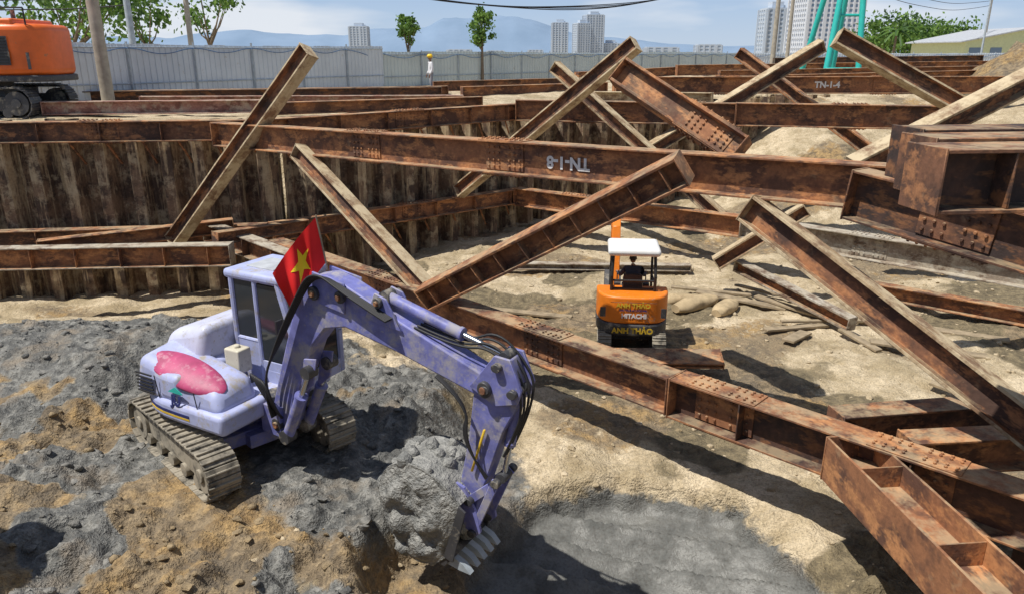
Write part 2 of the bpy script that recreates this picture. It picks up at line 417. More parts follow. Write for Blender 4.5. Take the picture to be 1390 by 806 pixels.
# ------------------------------------------------------------------ H beams
def beam(name, p1, p2, h=.6, w=.4, mat='rust', roll=0, stiff=0, splice=(), bev=True, tf=.035, tw=.022, endplate=True, web=None):
    p1 = Vector(p1); p2 = Vector(p2); X = (p2-p1); ln = X.length; X.normalize()
    Y = Vector((0, 0, 1)).cross(X)
    Y = Vector((0, 1, 0)) if Y.length < .01 else Y.normalized()
    Z = X.cross(Y)
    q = Matrix.Rotation(roll, 3, X); Y = q @ Y; Z = q @ Z
    mw = Matrix((( X.x, Y.x, Z.x, p1.x), (X.y, Y.y, Z.y, p1.y), (X.z, Y.z, Z.z, p1.z), (0, 0, 0, 1)))
    web = web or mat
    mb = MB()
    H, W, t, u = h/2, w/2, tf, tw/2
    poly = [(-W, -H), (W, -H), (W, -H+t), (u, -H+t), (u, H-t), (W, H-t), (W, H), (-W, H), (-W, H-t), (-u, H-t), (-u, -H+t), (-W, -H+t)]
    nseg = max(2, int(ln/1.0)); vv = []
    for i in range(nseg+1):
        xx = ln*i/nseg
        for (yy, zz) in poly: vv.append((xx, yy+.008*math.sin(xx*1.3), zz))
    n = 12; wf = []; ff = []
    for j in range(nseg):
        for i in range(n):
            (wf if i in (2, 3, 4, 8, 9, 10) else ff).append((j*n+i, j*n+(i+1) % n, (j+1)*n+(i+1) % n, (j+1)*n+i))
    for o in (0, nseg*n):
        ff += [tuple(o+i for i in (0, 1, 2, 3, 10, 11)), tuple(o+i for i in (10, 3, 4, 9)), tuple(o+i for i in (4, 5, 6, 7, 8, 9))]
    mb.add(vv, ff, mat)
    o = len(mb.v)-len(vv); k = mb.mi(web)
    for f in wf: mb.f.append([i+o for i in f]); mb.m.append(k)
    if endplate:
        for xx in (-.012, ln+.012): mb.box((xx, 0, 0), (.024, w+.02, h+.02), mat)
    for i in range(stiff):
        xx = ln*(i+.5)/stiff
        for sg in (-1, 1): mb.box((xx, sg*(W/2+u/2-.004), 0), (.02, W-u-.014, h-2*t-.002), web)
    for s in splice:
        xx = s*ln
        for sg in (-1, 1):
            mb.box((xx, sg*(u+.014), 0), (.95, .018, h-2*t-.05), mat)
            for a in range(-3, 4):
                if a == 0: continue
                for k in (-1.3, -.45, .45, 1.3):
                    mb.cyl((xx+a*.13, sg*(u+.022), k*(h-.2)/3.2), (xx+a*.13, sg*(u+.055), k*(h-.2)/3.2), .026, mat, n=6)
        for sg in (-1, 1):
            mb.box((xx, 0, sg*(H+.01)), (1.1, w*.94, .02), mat)
            for a in range(-4, 5):
                if a == 0: continue
                for k in (-.33, -.18, .18, .33):
                    mb.cyl((xx+a*.12, k*w, sg*(H+.02)), (xx+a*.12, k*w, sg*(H+.05)), .022, mat, n=6)
    ob = mb.build(name, mw=mw, bevel=.006 if bev else 0, seg=1)
    ob['len'] = ln
    return ob
S = 'steel_strut_beam'; WL = 'steel_waler_beam'; DB = 'diagonal_steel_brace'; LB = 'stored_steel_beam'
# upper walers
beam(WL, (-24, 20.15, 3.98), (-7.6, 22.15, 3.98), .58, .4, 'rust_orange', stiff=10, splice=(.35, .75), web='rust')
beam(WL, (-7.3, 21.95, 4.0), (.4, 28.5, 4.05), .58, .4, 'rust_orange', stiff=6, splice=(.5,))
# upper strut A
A = beam(S, (-8.3, 21.45, 3.93), (5.9, 10.5, 4.25), .66, .42, 'rust_orange', splice=(.345, .575), stiff=0)
La = A['len']
text('beam_marking', 'TN-1-8', .32, 'white', A, (La*.66, -.026, -.02), (R(90), R(180), 0))
beam(S, (4.9, 10.55, 4.2), (6.75, 8.0, 3.85), .70, .42, 'rust', splice=(.45,), stiff=0, web='rust_dark')
# far upper strut C
beam(S, (.2, 28.0, 4.12), (7.6, 26.1, 4.12), .74, .45, 'rust', splice=(.3, .8))
beam(S, (7.65, 26.1, 4.12), (14.6, 24.4, 4.12), .76, .45, 'rust_orange', splice=(.5,), web='rust')
# far beams
TN4 = beam(S, (4.6, 34.2, 4.75), (24, 33.5, 4.8), .72, .45, 'rust_orange', splice=(.25, .6))
text('beam_marking', 'TN-1-4', .36, 'white', TN4, (9.2, -.03, 0), (R(90), 0, 0))
beam(LB, (5.0, 38, 4.6), (28, 42, 5.0), .6, .4, 'rust_orange')
beam(LB, (12, 45, 4.75), (40, 46, 5.2), .8, .5, 'rust')
beam(LB, (11, 52, 5.0), (46, 55, 5.4), .7, .5, 'rust_orange')
beam(LB, (20, 60, 5.3), (36, 60, 5.5), .9, .5, 'rust_dark')
beam(LB, (-4, 39, 4.5), (5, 43, 4.6), .5, .4, 'rust')
beam(LB, (-2.2, 34, 4.45), (4.4, 36.4, 4.55), .5, .4, 'rust_orange')
beam(LB, (4, 48, 4.7), (14, 55, 5), .6, .4, 'rust_orange')
beam(LB, (8, 30.8, 4.4), (3.2, 33, 4.35), .4, .4, 'mudsteel')
beam(LB, (16, 38, 4.5), (25, 36, 4.6), .5, .4, 'rust')
beam(LB, (-15.0, 24.6, 4.42), (-8.2, 25.6, 4.42), .42, .4, 'redprimer')
beam(LB, (-8.0, 25.2, 4.36), (-1.2, 28.8, 4.36), .4, .4, 'rust_orange')
beam(LB, (-17.5, 30.2, 4.42), (-3.2, 34.6, 4.42), .5, .4, 'rust_dark')
beam(LB, (-16.5, 31.0, 4.42), (-3.0, 35.6, 4.42), .5, .4, 'rust')
beam(LB, (-13.5, 28.0, 4.4), (-2.0, 30.8, 4.3), .42, .4, 'redprimer')
# lower level (z = 1)
beam(WL, (-24, 20.1, .9), (-7.4, 22.0, .95), .55, .4, 'rust', stiff=9)
beam(WL, (-7.2, 21.9, 1.0), (.5, 28.4, .95), .55, .4, 'rust_orange', stiff=6, splice=(.5,))
beam(S, (-15.5, 18.9, .95), (-7.5, 19.3, 1.0), .58, .42, 'greysteel', stiff=7, web='rust_orange')
beam(S, (-9.0, 21.7, 1.05), (-5.6, 18.4, 1.0), .55, .42, 'greysteel', stiff=3, web='rust')
beam(DB, (-8.0, 19.6, 1.35), (-6.2, 21.9, 1.2), .35, .3, 'rust')
beam(DB, (-12.8, 19.6, 1.1), (-8.3, 21.7, 1.25), .4, .35, 'rust_orange')
beam(S, (.2, 28.0, .95), (7.2, 22.9, .95), .66, .45, 'rust_orange', splice=(.3,), stiff=0)
beam(S, (7.25, 22.85, .95), (14.2, 16.4, .9), .68, .45, 'greysteel', splice=(.4,))
# lower strut F
F = beam(S, (-6.4, 19.7, 1.0), (2.55, 10.75, 1.0), .62, .45, 'rust', splice=(.4, .78), web='rust_orange')
F2 = beam(S, (2.6, 10.7, 1.0), (7.6, 5.9, .98), .66, .48, 'rust_orange', splice=(.12, .5), stiff=3, web='rust_dark')
# near right group
beam(S, (4.45, 8.75, 1.0), (4.85, 4.3, 1.0), .62, .62, 'rust_orange', roll=R(90), stiff=3)
beam(S, (6.9, 6.0, .95), (4.9, 4.4, .95), .5, .4, 'rust_orange')
beam(S, (4.6, 9.5, 1.02), (9.0, 10.2, 1.0), .55, .4, 'rust')
beam(S, (5.3, 8.9, .98), (9.2, 9.3, .95), .5, .4, 'rust_orange')
# cantilevered double beams, upper right
beam(S, (4.05, 7.75, 5.12), (9.0, 8.35, 5.12), .52, .5, 'rust_dark', stiff=4)
beam(S, (3.75, 6.95, 5.12), (8.6, 7.5, 5.12), .52, .5, 'rust', stiff=4, web='rust_dark')
beam(S, (3.4, 6.15, 5.12), (8.2, 6.6, 5.12), .52, .5, 'rust', stiff=4, web='rust_dark', splice=(.5,))
for xx, yy in ((6.6, 7.9), (6.4, 6.6)):
    beam('steel_post', (xx, yy, -.6), (xx, yy, 4.84), .35, .35, 'rust_dark')
# diagonals
MS = dict(web='rust', tf=.055)
beam(DB, (-9.75, 20.9, .95), (-5.15, 19.85, 6.15), .46, .36, 'mudsteel', roll=R(-24), **MS)
beam(DB, (-5.35, 18.9, 3.75), (-1.75, 15.2, 1.2), .40, .34, 'mudsteel', roll=R(-14), **MS)
beam(DB, (-1.75, 14.55, 1.35), (2.75, 12.0, 4.35), .50, .46, 'rust_orange', roll=R(14), stiff=10, tf=.05, web='rust_orange')
beam(DB, (-1.85, 25.9, 1.5), (3.65, 23.2, 6.35), .46, .36, 'mudsteel', roll=R(-20), **MS)
beam(DB, (4.9, 26.5, 2.9), (10.8, 27.4, 6.35), .44, .34, 'mudsteel', roll=R(12), **MS)
beam(DB, (2.05, 14.6, 5.75), (3.9, 12.9, 4.5), .5, .4, 'rust_orange', stiff=0, roll=R(-30), tf=.05, web='rust_orange', splice=(.75,))
beam(DB, (3.85, 11.85, 3.72), (6.75, 8.2, 1.45), .46, .38, 'mudsteel', roll=R(-12), web='rust', tf=.05)
beam(DB, (8.75, 21.2, 6.5), (12.3, 20.6, 4.6), .46, .38, 'mudsteel', roll=R(-18), **MS)
beam(DB, (10.6, 15.6, 5.7), (6.9, 15.1, 3.9), .42, .36, 'mudsteel', roll=R(-14), **MS)
beam(DB, (8.6, 29.6, 6.1), (12.8, 26.0, 2.6), .42, .36, 'rust_orange', **MS)
beam(DB, (1.5, 27.3, 5.65), (6.7, 23.6, 1.1), .42, .34, 'mudsteel', **MS)
beam(DB, (5.75, 20.2, .5), (7.9, 19.8, 2.1), .38, .34, 'mudsteel', **MS)
beam(DB, (6.4, 20.3, .4), (8.2, 16.9, -.1), .34, .3, 'greysteel', **MS)
beam(LB, (9.5, 19.8, -.05), (14.5, 15.9, -.1), .4, .35, 'rust_orange')
beam(LB, (1.5, 14.7, -.05), (4.4, 14.5, .0), .12, .55, 'rust_orange', roll=R(14))
beam(LB, (-1.5, 22.5, -.2), (5.5, 22.2, -.2), .2, .3, 'greysteel')
# small brackets beneath walers
mb = MB()
for wx in range(-22, -7, 1):
    for z in (3.68, .6):
        wy = 20.15+(wx+24)*2/16.4
        mb.box((wx+.3, wy+.5, z-.35), (.05, .05, .9), 'rust_orange', rot=(R(35), R(-10), 0))
for k in range(8):
    for z in (3.72, .65):
        x = -7+k*.95; y = 22.2+k*.81; mb.box((x+.2, y+.4, z-.35), (.05, .05, .9), 'rust_orange', rot=(R(35), R(-15), 0))
mb.build('waler_brackets')

# planks & sacks on the floor
def plank(x, y, ln, w, ang, tilt=0, mat='wood', name='timber_plank', t=.06):
    mb = MB(); mb.box((0, 0, 0), (ln, w, t), mat)
    z = tz(x, y)+t/2+.03+abs(math.sin(tilt))*ln/2
    mb.build(name, mw=Matrix.Translation((x, y, z)) @ Matrix.Rotation(ang, 4, 'Z') @ Matrix.Rotation(tilt, 4, 'Y'), bevel=.008, seg=1)
for a in [(6.2, 19.2, 2.4, .28, -.5, .05), (7.3, 18.6, 2.0, .22, -.9, .03), (8.6, 18.0, 2.5, .3, -.4, 0), (7.0, 17.2, 1.8, .2, .3, .04),
          (9.6, 15.8, 2.6, .3, -.35, .02), (.2, 18.6, 2.8, .25, -.25, .02), (8.2, 16.4, 1.2, .2, -1.2, .1), (10.5, 17.2, 3.0, .3, -.5, 0),
          (7.6, 19.6, 3.0, .15, -.7, .04), (8.0, 17.6, 2.6, .12, .1, .03), (6.8, 16.6, 1.0, .3, .8, .05), (5.6, 20.0, 2.2, .18, -.2, .05), (9.0, 13.2, 1.6, .2, -.9, .06)]:
    plank(*a)
def sack(x, y, ang, r=.26, ln=1.2):
    mb = MB(); n = 18; k = 14; vv = []
    for j in range(k+1):
        t = j/k; rad = r*(math.sin(math.pi*min(max(t, .04), .96))**.3)
        for i in range(n):
            a = 2*math.pi*i/n; rr = rad*(1+.2*noise.noise(Vector((x+t*4, math.cos(a)*1.5, math.sin(a)*1.5)))); vv.append(((t-.5)*ln, rr*math.cos(a), rr*.7*math.sin(a)))
    ff = [(j*n+i, j*n+(i+1) % n, (j+1)*n+(i+1) % n, (j+1)*n+i) for j in range(k) for i in range(n)]+[tuple(range(n)), tuple(range(k*n, k*n+n))]
    mb.add(vv, ff, 'sack'); mb.build('sand_sack', mw=Matrix.Translation((x, y, tz(x, y)+r*.4)) @ Matrix.Rotation(ang, 4, 'Z'), angle=60)
for a in [(4.9, 18.9, .6, .28, 1.5), (5.6, 18.5, .9, .25, 1.2), (4.5, 19.4, .1, .23, 1.3)]: sack(*a)

# unseen deck added outside the frame at left to shade the near corner
mb = MB(); mb.box((-8.9, 5.2, 4.0), (3.6, 4.2, .05), 'rust'); 
for x in (-10.4, -7.3):
    for y in (3.4, 7.0): mb.box((x, y, 1.9), (.2, .2, 4.14), 'rust_dark')
mb.build('shadow_deck')

# ------------------------------------------------------------------ excavator helpers
def track(mb, yc, w, ln, h, z0, nsh, mat='rubber', T=None, frame='dgrey', wheel='dgrey'):
    r = h/2; st = ln-2*r; per = 2*st+2*math.pi*r
    def pt(s):
        s %= per
        if s < st: return (-st/2+s, z0+h), (1, 0)
        s -= st
        if s < math.pi*r: a = s/r; return (st/2+r*math.sin(a), z0+r+r*math.cos(a)), (math.cos(a), -math.sin(a))
        s -= math.pi*r
        if s < st: return (st/2-s, z0), (-1, 0)
        s -= st; a = s/r; return (-st/2-r*math.sin(a), z0+r-r*math.cos(a)), (-math.cos(a), math.sin(a))
    for i in range(nsh):
        (x, z), (tx, tz_) = pt(per*i/nsh); a = math.atan2(-tz_, tx)
        nx_, nz_ = -tz_, tx
        mb.box((x, yc, z), (per/nsh*.93, w, .035), mat, T=T, rot=(0, a, 0))
        mb.box((x+nx_*.03, yc, z+nz_*.03), (.025, w*.98, .045), mat, T=T, rot=(0, a, 0))
        mb.box((x-nx_*.04, yc, z-nz_*.04), (per/nsh*1.02, w*.35, .05), mat, T=T, rot=(0, a, 0))
    mb.box((0, yc, z0+r), (st, w*.55, h*.42), frame, T=T)
    for x in (-st/2, st/2):
        mb.cyl((x, yc-w*.38, z0+r), (x, yc+w*.38, z0+r), r*.78, wheel, 18, T=T)
        mb.cyl((x, yc-w*.45, z0+r), (x, yc+w*.45, z0+r), r*.3, frame, 12, T=T)
    k = 5
    for i in range(k):
        x = -st/2+st*(i+.5)/k; mb.cyl((x, yc-w*.36, z0+h*.2), (x, yc+w*.36, z0+h*.2), h*.16, wheel, 12, T=T)
def plan(rad, yh, xf, n=20, e=2.0):
    pts = []
    for i in range(n+1):
        t = math.pi/2+math.pi*i/n; c_, s_ = math.cos(t), math.sin(t)
        pts.append((rad*math.copysign(abs(c_)**(2/e), c_), yh*math.copysign(abs(s_)**(2/e), s_)))
    return pts+[(xf, -yh), (xf, yh)]

# ------------------------------------------------------------------ lavender excavator
EXR = empty('crawler_excavator', (EX.x, EX.y, .36), math.atan2(-.483, .876))
mb = MB(); T = Matrix.Rotation(R(-16), 4, 'Z')
for y in (-.92, .92): track(mb, y, .46, 2.85, .66, 0, 40, T=T, frame='rubber', wheel='rubber')
mb.box((0, 0, .46), (1.1, 1.45, .26), 'purple', T=T); mb.box((0, 0, .40), (1.7, .5, .2), 'purple', T=T)
for sx in (-1, 1):
    mb.box((sx*.55, 0, .42), (.3, 1.5, .2), 'purple', T=T)
mb.cyl((0, 0, .5), (0, 0, .82), .52, 'dgrey', 28)
mb.build('undercarriage', EXR, bevel=.006, seg=1)
mb = MB()
mb.prism(plan(1.14, 1.08, .95, e=2.5), .80, 1.10, 'lav', 'xy')
mb.build('house_base', EXR, bevel=.07, seg=3)
mb = MB()
mb.prism(plan(1.145, 1.085, .3, e=2.5), .905, .93, 'yellow', 'xy'); mb.prism(plan(1.147, 1.087, .3, e=2.5), .945, .985, 'navy', 'xy')
mb.build('stripes', EXR)
mb = MB()
P = plan(1.10, 1.04, .1, e=2.5)
mb.prism(P, 1.08, 1.5, 'lav', 'xy'); mb.build('counterweight', EXR, bevel=.13, seg=4)
mb = MB()   # right-hand (near) engine hood, sloping forward
vv = [(-.9, -1.04, 1.05), (.85, -1.04, 1.05), (.85, -.28, 1.05), (-.9, -.28, 1.05), (-.8, -.98, 1.64), (.72, -.93, 1.34), (.72, -.28, 1.42), (-.8, -.28, 1.74)]
mb.add(vv, [(0, 3, 2, 1), (4, 5, 6, 7), (0, 1, 5, 4), (1, 2, 6, 5), (2, 3, 7, 6), (3, 0, 4, 7)], 'lav'); mb.build('side_hood', EXR, bevel=.12, seg=4)
mb = MB(); mb.ball((0, 0, 0), (.74, .26, .10), 'pink', 28, 14)
o = mb.build('pink_panel', EXR); o.location = (-.0, -.79, 1.462); o.rotation_euler = (R(24), R(10.5), 0)
mb = MB()   # rear hood
vv = [(-1.05, -.5, 1.4), (-.05, -.5, 1.4), (-.05, 1.0, 1.4), (-1.05, .93, 1.4), (-.9, -.35, 1.80), (-.05, -.4, 2.02), (-.05, .93, 2.02), (-.9, .83, 1.80)]
mb.add(vv, [(0, 3, 2, 1), (4, 5, 6, 7), (0, 1, 5, 4), (1, 2, 6, 5), (2, 3, 7, 6), (3, 0, 4, 7)], 'lavw'); mb.build('rear_hood', EXR, bevel=.15, seg=4)
mb = MB()
for k in range(6):  # louvres, seams and handles
    mb.box((-.62, -1.042, 1.14+k*.055), (.34, .02, .02), 'black', rot=(R(6), 0, 0))
mb.box((-.93, -.76, 1.25), (.16, .18, .24), 'pink', rot=(0, 0, R(48)))
mb.box((-.36, -1.041, 1.27), (.012, .01, .36), 'black', rot=(R(6), 0, 0)); mb.box((.42, -1.035, 1.22), (.012, .01, .26), 'black', rot=(R(6), 0, 0))
mb.build('vents_and_seams', EXR)
text('side_marking', 'JU', .2, 'navy', EXR, (.05, -1.07, 1.15), (R(84), 0, 0), ext=.004)
mb = MB(); mb.prism([(0, 0), (.16, .09), (.3, .02), (.3, 0)], -.004, .004, 'teal'); o = mb.build('wave_logo', EXR); o.location = (-.1, -1.062, 1.27)
mb = MB(); mb.box((.30, -.14, 1.50), (.30, .24, .36), 'cream'); mb.cyl((.30, -.14, 1.66), (.30, -.14, 1.72), .05, 'cream')
mb.build('canister', EXR, bevel=.09, seg=4)
# cab
mb = MB()
x0, x1, y0, y1, zb, zt = .0, 1.24, .10, 1.05, 1.08, 2.66
mb.box(((x0+x1)/2, (y0+y1)/2, 1.18), (x1-x0, y1-y0, .22), 'lav')
def bar(a, b_, t=.07, mat='lav'): mb.cyl(a, b_, t/1.5, mat, 8)
for y in (y0+.03, y1-.03):
    bar((x0+.03, y, zb), (x0+.03, y, zt)); bar((x1-.03, y, zb), (x1-.03, y, 1.75), .08); bar((x1-.03, y, 1.75), (x1-.28, y, zt), .08)
    bar((x0+.5, y, zb), (x0+.5, y, zt), .06); bar((x0, y, 1.72), (x0+.5, y, 1.72), .05)
mb.box((x0+.01, (y0+y1)/2, 1.45), (.03, .88, .62), 'lav')
mb.box((x0+.27, y0+.02, 1.42), (.5, .03, .6), 'lav'); mb.box((x0+.27, y1-.02, 1.42), (.5, .03, .6), 'lav')
mb.box((x0+.86, y0+.02, 1.33), (.66, .03, .2), 'lav'); mb.box((x0+.86, y1-.02, 1.33), (.66, .03, .2), 'lav')
mb.build('cab_frame', EXR)
mb = MB(); mb.box(((x0+x1-.24)/2-.02, (y0+y1)/2, zt+.03), (x1-x0-.1, 1.0, .14), 'lav'); mb.build('cab_roof', EXR, bevel=.055, seg=3)
mb = MB(); mb.box((.42, .58, zt+.105), (.55, .5, .03), 'roofgrey'); mb.build('roof_hatch', EXR, bevel=.01)
mb = MB()
mb.box((x0+.26, y0+.03, 2.2), (.48, .012, .9), 'glass'); mb.box((x0+.26, y1-.03, 2.2), (.48, .012, .9), 'glass')
for y in (y0+.03, y1-.03): mb.prism([(x0+.54, 1.45), (x1-.06, 1.45), (x1-.06, 1.75), (x1-.3, 2.6), (x0+.54, 2.6)], y-.006, y+.006, 'glass')
mb.box((x0+.02, .575, 2.22), (.012, .82, .84), 'glass')
mb.add([(x1-.03, y0+.06, 1.3), (x1-.03, y1-.06, 1.3), (x1-.03, y1-.06, 1.75), (x1-.03, y0+.06, 1.75), (x1-.28, y1-.06, zt), (x1-.28, y0+.06, zt)], [(0, 1, 2, 3), (3, 2, 4, 5)], 'glass')
mb.build('cab_glass', EXR)
mb = MB(); mb.box((.42, .58, 1.5), (.45, .48, .14), 'seat'); mb.box((.22, .58, 1.85), (.12, .46, .65), 'seat'); mb.build('cab_seat', EXR, bevel=.04)
# boom
YB = -.12
TBm = Matrix(((.88, 0, 0, .14), (0, 1, 0, 0), (-.07, 0, 1, .082), (0, 0, 0, 1)))
TSt = Matrix(((1, 0, 0, -.47), (0, 1, 0, 0), (0, 0, .874, .025), (0, 0, 0, 1)))
TBk = Matrix.Translation((-.50, 0, .04))
mb = MB()
boom = [(1.30, .62), (1.62, 1.35), (2.02, 2.12), (2.3, 2.42), (2.7, 2.53), (3.6, 2.42), (5.0, 2.17), (5.17, 2.22), (5.2, 2.36), (5.05, 2.47), (3.8, 2.80), (2.75, 3.10), (2.4, 3.16), (2.1, 3.08), (1.78, 2.72), (1.3, 1.6), (1.0, .86), (1.05, .66)]
mb.prism(boom, YB-.15, YB+.15, 'purple'); 
mb.build('boom', EXR, bevel=.02, seg=2, xf=TBm)
mb = MB()
for sg in (-1, 1):
    yy = YB+sg*.165
    mb.box((2.45, yy, 2.95), (.6, .03, .4), 'purple', rot=(0, R(5), 0)); mb.prism([(3.1, 2.75), (3.3, 3.12), (3.5, 3.08), (3.75, 2.72)], yy-.015, yy+.015, 'purple')
    mb.prism([(1.7, 1.3), (2.0, 1.55), (2.1, 1.95), (1.85, 1.9)], yy-.015, yy+.015, 'purple')
    for c_ in ((1.17, .74, .1), (2.2, 2.9, .09), (2.7, 2.95, .08), (3.38, 3.02, .07), (5.08, 2.33, .1), (1.95, 1.75, .07)):
        mb.cyl((c_[0], yy-.0, c_[1]), (c_[0], yy+sg*.07, c_[1]), c_[2], 'dgrey', 16); mb.cyl((c_[0], yy+sg*.05, c_[1]), (c_[0], yy+sg*.1, c_[1]), c_[2]*.5, 'rust', 10)
mb.box((1.05, YB, .78), (.42, .46, .45), 'purple')
mb.cyl((.95, YB, .5), (.95, YB, 1.1), .16, 'dgrey', 16)
mb.build('boom_brackets', EXR, bevel=.008, seg=1, xf=TBm)
def hyd(mb, p, q, r, f=.58, mat='purple', y=0):
    p = Vector((p[0], YB+y, p[1])); q = Vector((q[0], YB+y, q[1])); mid = p.lerp(q, f)
    mb.cyl(p, mid, r, mat, 16); mb.cyl(mid, mid+(q-p).normalized()*.05, r*1.15, mat, 16); mb.cyl(mid, q, r*.5, 'chrome', 12)
    mb.cyl(p+Vector((0, -.09, 0)), p+Vector((0, .09, 0)), r*1.2, 'dgrey', 12); mb.cyl(q+Vector((0, -.09, 0)), q+Vector((0, .09, 0)), r*1.1, 'dgrey', 12)
mb = MB()
hyd(mb, (3.38, 3.04), (5.3, 2.72), .075, .62)
hyd(mb, (1.38, .62), (1.97, 1.75), .085, .6, y=-.2); hyd(mb, (1.38, .62), (1.97, 1.75), .085, .6, y=.2)
mb.build('hydraulic_cylinders', EXR, xf=TBm)
mb = MB(); hyd(mb, (5.45, 2.35), (5.22, .95), .065, .6); mb.build('bucket_cylinder', EXR, xf=TSt)
mb = MB()
stick = [(4.88, 2.2), (4.98, 2.5), (5.2, 2.78), (5.36, 2.76), (5.48, 2.45), (5.46, 2.1), (5.28, 1.7), (4.86, .26), (4.74, .16), (4.60, .22), (4.62, .5), (4.8, 1.5)]
mb.prism(stick, YB-.12, YB+.12, 'purple'); mb.build('stick', EXR, bevel=.018, seg=2, xf=TSt)
mb = MB()
for sg in (-1, 1):
    yy = YB+sg*.16
    mb.prism([(4.86, 2.3), (5.2, 2.82), (5.4, 2.8), (5.55, 2.4), (5.5, 2.2), (5.2, 2.1)], yy-.02, yy+.02, 'purple')
    mb.prism([(4.80, .58), (4.88, .5), (5.28, .92), (5.2, 1.0)], yy-.015, yy+.015, 'purple')
    mb.prism([(5.17, 1.0), (5.27, .96), (4.93, .02), (4.83, .04)], yy+sg*.03-.015, yy+sg*.03+.015, 'purple')
    for c_ in ((5.25, 2.68), (5.1, 2.33), (5.45, 2.35), (5.22, .95), (4.84, .54), (4.68, .24), (4.88, .03)): mb.cyl((c_[0], yy, c_[1]), (c_[0], yy+sg*.09, c_[1]), .06, 'dgrey', 14)
for y in (-.16, .16): mb.cyl((5.05, YB+y, 1.7), (4.86, YB+y, 1.0), .018, 'yellow', 8)
mb.build('stick_linkage', EXR, bevel=.006, seg=1, xf=TSt)
# bucket: closed back towards the machine, teeth pointing down / forward
raw = [(4.86, .50), (4.55, .78), (4.16, .90), (3.80, .78), (3.60, .42), (3.66, .02), (3.86, -.34), (4.14, -.56), (4.44, -.50), (4.66, -.30)]
def chaikin(p, k=2):
    for _ in range(k):
        q = [p[0]]
        for a, b_ in zip(p, p[1:]): q += [(a[0]*.75+b_[0]*.25, a[1]*.75+b_[1]*.25), (a[0]*.25+b_[0]*.75, a[1]*.25+b_[1]*.75)]
        p = q+[p[-1]]
    return p
prof = chaikin(raw); cx, cz = 4.22, .14
inn = [(cx+(x-cx)*.9, cz+(z-cz)*.9) for x, z in prof]
mb = MB(); hw = .40; n = len(prof)
for i in range(n-1):
    q = [prof[i], prof[i+1], inn[i+1], inn[i]]; mb.prism(q, YB-hw, YB+hw, 'clayl')
for sg in (-1, 1):
    mb.prism(prof, YB+sg*hw-.015, YB+sg*hw+.015, 'clayl')
    mb.prism([(4.86, .50), (4.95, .44), (4.75, -.34), (4.62, -.3)], YB+sg*(hw+.02)-.015, YB+sg*(hw+.02)+.015, 'dgrey')
mb.prism([(4.52, -.45), (4.60, -.47), (4.76, -.28), (4.68, -.24)], YB-hw, YB+hw, 'dgrey')
for k in range(5):
    y = YB-.34+k*.17; mb.prism([(4.60, -.42), (4.70, -.28), (4.88, -.36), (4.98, -.47), (4.82, -.46)], y-.045, y+.045, 'polegrey')
for sg in (-1, 1): mb.prism([(4.45, .74), (4.62, .42), (4.75, .1), (4.95, -.04), (5.03, .05), (4.98, .3), (4.8, .62)], YB+sg*.19-.02, YB+sg*.19+.02, 'purple')
mb.build('bucket', EXR, xf=TBk)
mb = MB()
out = prof+[(4.70, -.1), (4.80, .2)]
for sg in (-1, 1):
    nr = 14; na = len(out); vv = []
    for j in range(nr+1):
        for i in range(na):
            x = cx+(out[i][0]-cx)*j/nr*1.01; z = cz+(out[i][1]-cz)*j/nr*1.01
            t = max(0, 1-(j/nr)**5); d = t*(.07+.20*max(0, lump(x, z, 2.6, 4+sg)+.1)+.10*fr(x, z, 4, 3, 4)); vv.append((x, YB+sg*(hw+max(0, d)), z))
    mb.add(vv, [(j*na+i, j*na+(i+1) % na, (j+1)*na+(i+1) % na, (j+1)*na+i) for j in range(nr) for i in range(na)], 'clayl')
for i in range(50): mb.ball((random.uniform(4.3, 4.72), YB+random.uniform(-.36, .36), random.uniform(-.25, .5)), random.uniform(.06, .15), 'clayl', 9, 7, jit=.15)
for i in range(60):   # lumps clinging along the back of the bucket
    k = random.randrange(4, n-4); p = prof[k]; mb.ball((p[0], YB+random.uniform(-.38, .38), p[1]), (random.uniform(.04, .12),)*3, 'clayl', 8, 6, jit=.2)
mb.build('clay_in_bucket', EXR, angle=80, xf=TBk)
# hoses
for k in range(5):
    yo = YB-.19-.03*k
    curve('hose', [(1.2, yo, .9), (1.0+.05*k, yo-.12, 1.4), (1.5, yo-.05, 2.1), (1.9, yo, 2.75), (2.3, yo, 3.2+.02*k), (2.9, yo, 3.05), (3.6, yo, 2.86)], .016, 'black', EXR, xf=TBm)
for k in range(4):
    yo = YB-.1+.07*k
    curve('hose', [(3.9, yo, 2.86), (4.6, yo, 2.75), (5.1, yo, 2.9+.05*k), (5.5+.05*k, yo, 2.6), (5.62, yo-.05, 2.2), (5.42, yo, 1.75), (5.3, yo, 1.5)], .016, 'black', EXR, xf=Matrix(((.88, 0, 0, .14), (0, 1, 0, 0), (-.07, 0, .97, .1), (0, 0, 0, 1))))
for k in range(3):
    yo = YB-.17-.02*k
    curve('hose', [(4.4, yo, 2.35), (4.9, yo-.03, 2.05), (4.75+.05*k, yo-.1, 1.5), (5.1, yo-.02, 1.0)], .014, 'black', EXR, xf=TSt)
for k in range(5):
    curve('hose', [(.75, -.32, 1.3), (.9+.08*k, -.5-.02*k, 1.65), (1.15+.05*k, -.46, 1.15-.04*k), (1.25, -.3, .85)], .018, 'black', EXR)
mb = MB(); mb.cyl((1.1, .02, 2.1), (1.2, -.12, 2.15), .012, 'black'); mb.box((1.2, -.14, 2.15), (.03, .12, .2), 'black'); mb.build('mirror', EXR)
